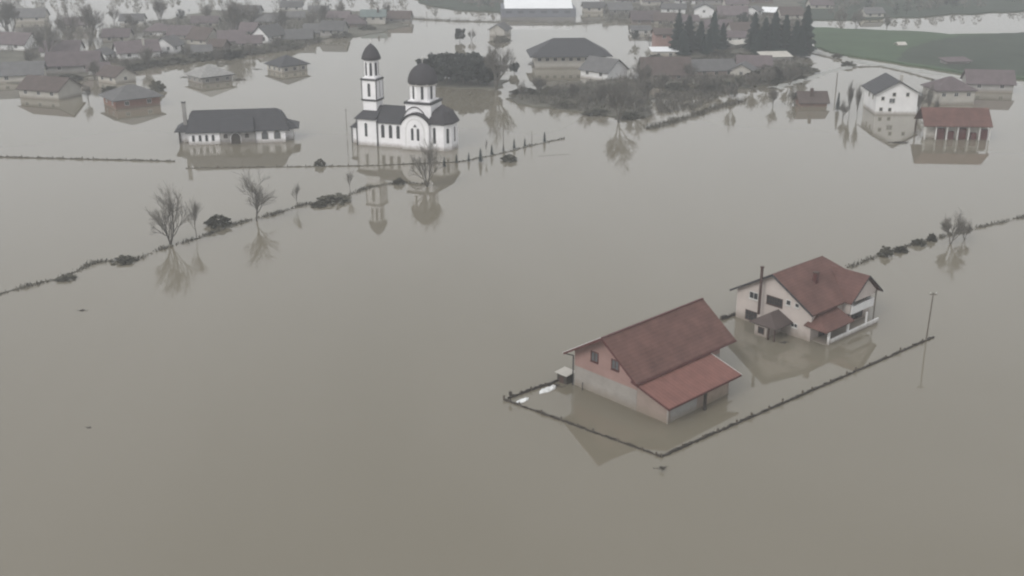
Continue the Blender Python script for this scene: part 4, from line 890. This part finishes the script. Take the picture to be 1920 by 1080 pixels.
# left village trees
for i, (x, y, h, k, w_) in enumerate([(128, 88, 80, 'far', .8), (172, 74, 66, 'far', .8), (90, 110, 70, 'far', .9), (20, 70, 70, 'far', .9), (60, 130, 50, 'far', .9), (300, 40, 42, 'far', .8), (342, 42, 26, 'leafy', .7), (442, 78, 80, 'far', .75), (474, 56, 60, 'far', .7), (530, 60, 44, 'far', .8), (586, 58, 44, 'far', .8), (606, 44, 36, 'far', .8), (640, 34, 34, 'far', .9), (246, 60, 34, 'far', .8), (214, 44, 34, 'far', .9), (390, 44, 36, 'far', .8), (350, 112, 34, 'far', .9), (278, 128, 40, 'far', .8), (236, 134, 30, 'far', .9), (178, 148, 34, 'far', .9), (166, 190, 36, 'far', .7), (408, 122, 30, 'far', .8), (470, 104, 30, 'far', .9), (520, 94, 26, 'far', .9), (726, 40, 40, 'far', .7)]):
    a = ["at the top left corner, tall", "at the top left, second tall one", "behind the low roofs at the left edge, tall", "far up beyond the left edge", "between the left edge roofs", "above the wide hipped roof of the left village", "", "broad and dark, above the lone white gable's left", "behind the lone white gable", "right of the lone white gable", "above the dark shoreline roof", "above the grey-walled shore house", "above the rounded purple roof", "behind the bright pale gable", "above the topmost small dark roof", "above the pinkish roof", "in front of the bright white gable", "before the large grey roof, right", "before the bright pale gable", "left of the small brown roof", "at the orange brick house's left corner", "before the little brown hut", "on the shore below the purple-grey roof", "on the shore below the lone white gable", "just right of the grey-green roof"][i]
    plant('far2' if k == 'far' and i % 2 else k, x, y, h, ("bare grey tree " + a) if k == 'far' else "small dark evergreen above the wide hipped roof of the left village", group="trees of the left village", wide=w_)
for i, (x, y, h, w_) in enumerate([(280, 124, 14, 3), (250, 130, 12, 3), (330, 118, 14, 3), (375, 112, 14, 2.6), (420, 108, 16, 3), (462, 100, 15, 3), (505, 94, 12, 3), (540, 90, 16, 2.4), (584, 78, 12, 2.6), (640, 70, 14, 2.0), (170, 134, 12, 3), (208, 172, 12, 2), (690, 56, 9, 2.5), (130, 150, 12, 3)]):
    a = ["under the large grey roof", "under the bright pale gable", "under the bright white gable", "under the small dark roof with the white strip", "on the shore right of the brown hut", "on the shore below the purple-grey roof", "on the shore left of the lone white gable's foot", "on the shore where the village bulges toward the pavilion", "on the shore before the dark shoreline roof", "beside the grey-walled shore house", "right of the long purple-grey roof", "left of the orange brick house", "at the foot of the grey-green roofed house", "below the long purple-grey roof"][i]
    plant('bush', x, y, h, "grey-brown bush " + a, "bush", "bushes of the left village", wide=w_)
# far town and woods
for i, (x, y, h, k) in enumerate([(1180, 20, 24, 'far'), (1290, 22, 26, 'far'), (1350, 50, 30, 'far'), (1395, 56, 34, 'leafy'), (1250, 60, 26, 'far'), (1190, 80, 24, 'leafy'), (1218, 86, 26, 'far'), (1576, 52, 40, 'far'), (1605, 56, 44, 'far'), (1662, 58, 34, 'far'), (1135, 34, 24, 'far')]):
    a = ["above the dark wide far roof", "between the white wall and the white gable", "right of the left conifers, far", "", "above the pink-walled house", "", "left of the pink-walled house", "left of the two before the far water strip", "right of the two before the far water strip", "alone at the field's far edge", "at the right end of the white-roofed hall"][i]
    l = "far bare tree " + a if k == 'far' else ("dark evergreen between the two conifer groups, far" if i == 3 else "dark evergreen right of the very wide building")
    plant(k, x, y, h, l, group="trees of the far town", wide=.8)
def wood(label, outline, n, h, seed, m='twig', m2='evergreen'):
    """a far-off wood that reads as one mass"""
    r = random.Random(seed); P = [at(*p) for p in outline]; mb = MB()
    def inside(x, y):
        c = False
        for a, b in zip(P, P[1:] + P[:1]):
            if (a.y > y) != (b.y > y) and x < (b.x - a.x) * (y - a.y) / (b.y - a.y) + a.x: c = not c
        return c
    xs = [p.x for p in P]; ys = [p.y for p in P]; k = 0
    while k < n:
        x, y = r.uniform(min(xs), max(xs)), r.uniform(min(ys), max(ys))
        if not inside(x, y): continue
        k += 1; hh = h * r.uniform(.6, 1.2); wd = hh * .35; mb.mi = 0 if r.random() < .7 else 1
        mb.tube((x, y, 0), (x, y, hh * .7), .15, .06, 3)
        for q in range(46):
            z = r.uniform(.25, 1); rr = wd * math.sin(math.pi * min(1, z * .8 + .15)) * r.random() ** .5; a = r.uniform(0, 6.28)
            c = Vector((x + rr * math.cos(a), y + rr * math.sin(a), z * hh)); d = Vector((r.gauss(0, 1), r.gauss(0, 1), r.gauss(0, 1))).normalized(); e = d.orthogonal().normalized(); s = r.uniform(.25, .7)
            mb.poly([c - d * s, c - e * s * .6, c + d * s, c + e * s * .6])
    return tag(mb.build("forest", [M[m], M[m2]]), label, "forest", kind="stuff")
wood("hazy dark wood at the top edge behind the bell tower and dome", [(790, 4), (870, 18), (945, 20), (955, -40), (780, -40)], 130, 5.5, 1)
wood("hazy dark wood along the top right beyond the green field", [(1520, 30), (1640, 34), (1740, 26), (1960, 12), (1960, -70), (1500, -70)], 360, 6.5, 2)
wood("hazy bare wood at the top left corner", [(-40, 10), (200, 6), (420, -2), (420, -50), (-40, -50)], 130, 6.5, 3)
wood("hazy tree belt behind the far town", [(1130, -8), (1500, -8), (1500, -50), (1130, -50)], 120, 7, 4)
wood("bare wood behind the left village's back row", [(470, 14), (680, 12), (760, 4), (760, -40), (470, -40)], 90, 6, 5)
def thicket(label, outline, n, h, seed):
    r = random.Random(seed); P = [at(*p) for p in outline]; mb = MB(); xs = [p.x for p in P]; ys = [p.y for p in P]; k = 0
    def inside(x, y):
        c = False
        for a, b in zip(P, P[1:] + P[:1]):
            if (a.y > y) != (b.y > y) and x < (b.x - a.x) * (y - a.y) / (b.y - a.y) + a.x: c = not c
        return c
    while k < n:
        x, y = r.uniform(min(xs), max(xs)), r.uniform(min(ys), max(ys))
        if not inside(x, y): continue
        k += 1; mb.mi = int(r.random() < .5); hh = h * r.uniform(.4, 1.2)
        for q in range(9):
            c = Vector((x + r.gauss(0, .3), y + r.gauss(0, .3), -.05)); d = Vector((r.gauss(0, .35), r.gauss(0, .35), 1)) * hh * r.uniform(.5, 1); a = r.uniform(0, 6.28); sx = Vector((math.cos(a), math.sin(a), 0)) * r.uniform(.03, .09)
            mb.poly([c - sx, c + sx, c + d + sx * .5, c + d - sx * .5]); e = d.normalized().orthogonal() * r.uniform(.1, .5); p = c + d * r.uniform(.4, 1)
            mb.poly([p - e * .5, p + sx * 2, p + e * .5 + d * .15, p - sx * 2])
    return tag(mb.build("thicket", [M['scrub'], M['twig']]), label, "thicket", kind="stuff")
thicket("brown-grey thicket over the flooded orchard below the very wide building", [(952, 186), (1000, 172), (1080, 158), (1160, 150), (1230, 150), (1215, 180), (1222, 214), (1110, 212), (1030, 202)], 650, 1.6, 1)
thicket("brown-grey thicket in the gardens below the conifer groups", [(1190, 150), (1300, 112), (1460, 102), (1515, 114), (1520, 140), (1450, 158), (1380, 168), (1300, 162)], 1200, 1.6, 2)
thicket("grey thicket along the left village's shore", [(184, 118), (300, 122), (420, 108), (545, 96), (600, 80), (560, 74), (480, 84), (330, 96), (190, 104)], 1300, 1.6, 3)
thicket("grey thicket among the far town's gardens", [(1135, 40), (1250, 50), (1400, 74), (1520, 80), (1520, 20), (1135, 14)], 1500, 2.2, 4)
thicket("tall bare brush between the back rows of the left village", [(190, 84), (300, 70), (480, 60), (600, 62), (690, 50), (640, 30), (480, 34), (300, 44), (180, 56)], 600, 3.2, 6)
thicket("tall bare brush behind the low roofs at the left edge", [(-40, 100), (110, 92), (190, 84), (170, 60), (60, 56), (-40, 70)], 260, 3.2, 7)
thicket("reedy thicket standing in the water right of the orchard", [(1225, 178), (1300, 168), (1372, 172), (1300, 206), (1235, 214)], 350, 1.3, 5)
# unused prototypes must not stay at the origin
for k, o in protos.items():
    if k not in used:
        for c in list(o.children): bpy.data.objects.remove(c)
        bpy.data.objects.remove(o)

# ------------------------------------------------------------------ the air
hz = B(-1510, 1510, -310, 1910, -3, 60)
hm = bpy.data.materials.new("haze_air"); hm.use_nodes = True; t = hm.node_tree
t.nodes.remove(t.nodes["Principled BSDF"]); pv = t.nodes.new("ShaderNodeVolumePrincipled")
pv.inputs["Color"].default_value = (.89, .92, .95, 1); pv.inputs["Density"].default_value = .00061; pv.inputs["Anisotropy"].default_value = .2
t.links.new(pv.outputs[0], t.nodes["Material Output"].inputs["Volume"])
tag(hz.build("haze", hm), kind="stuff")
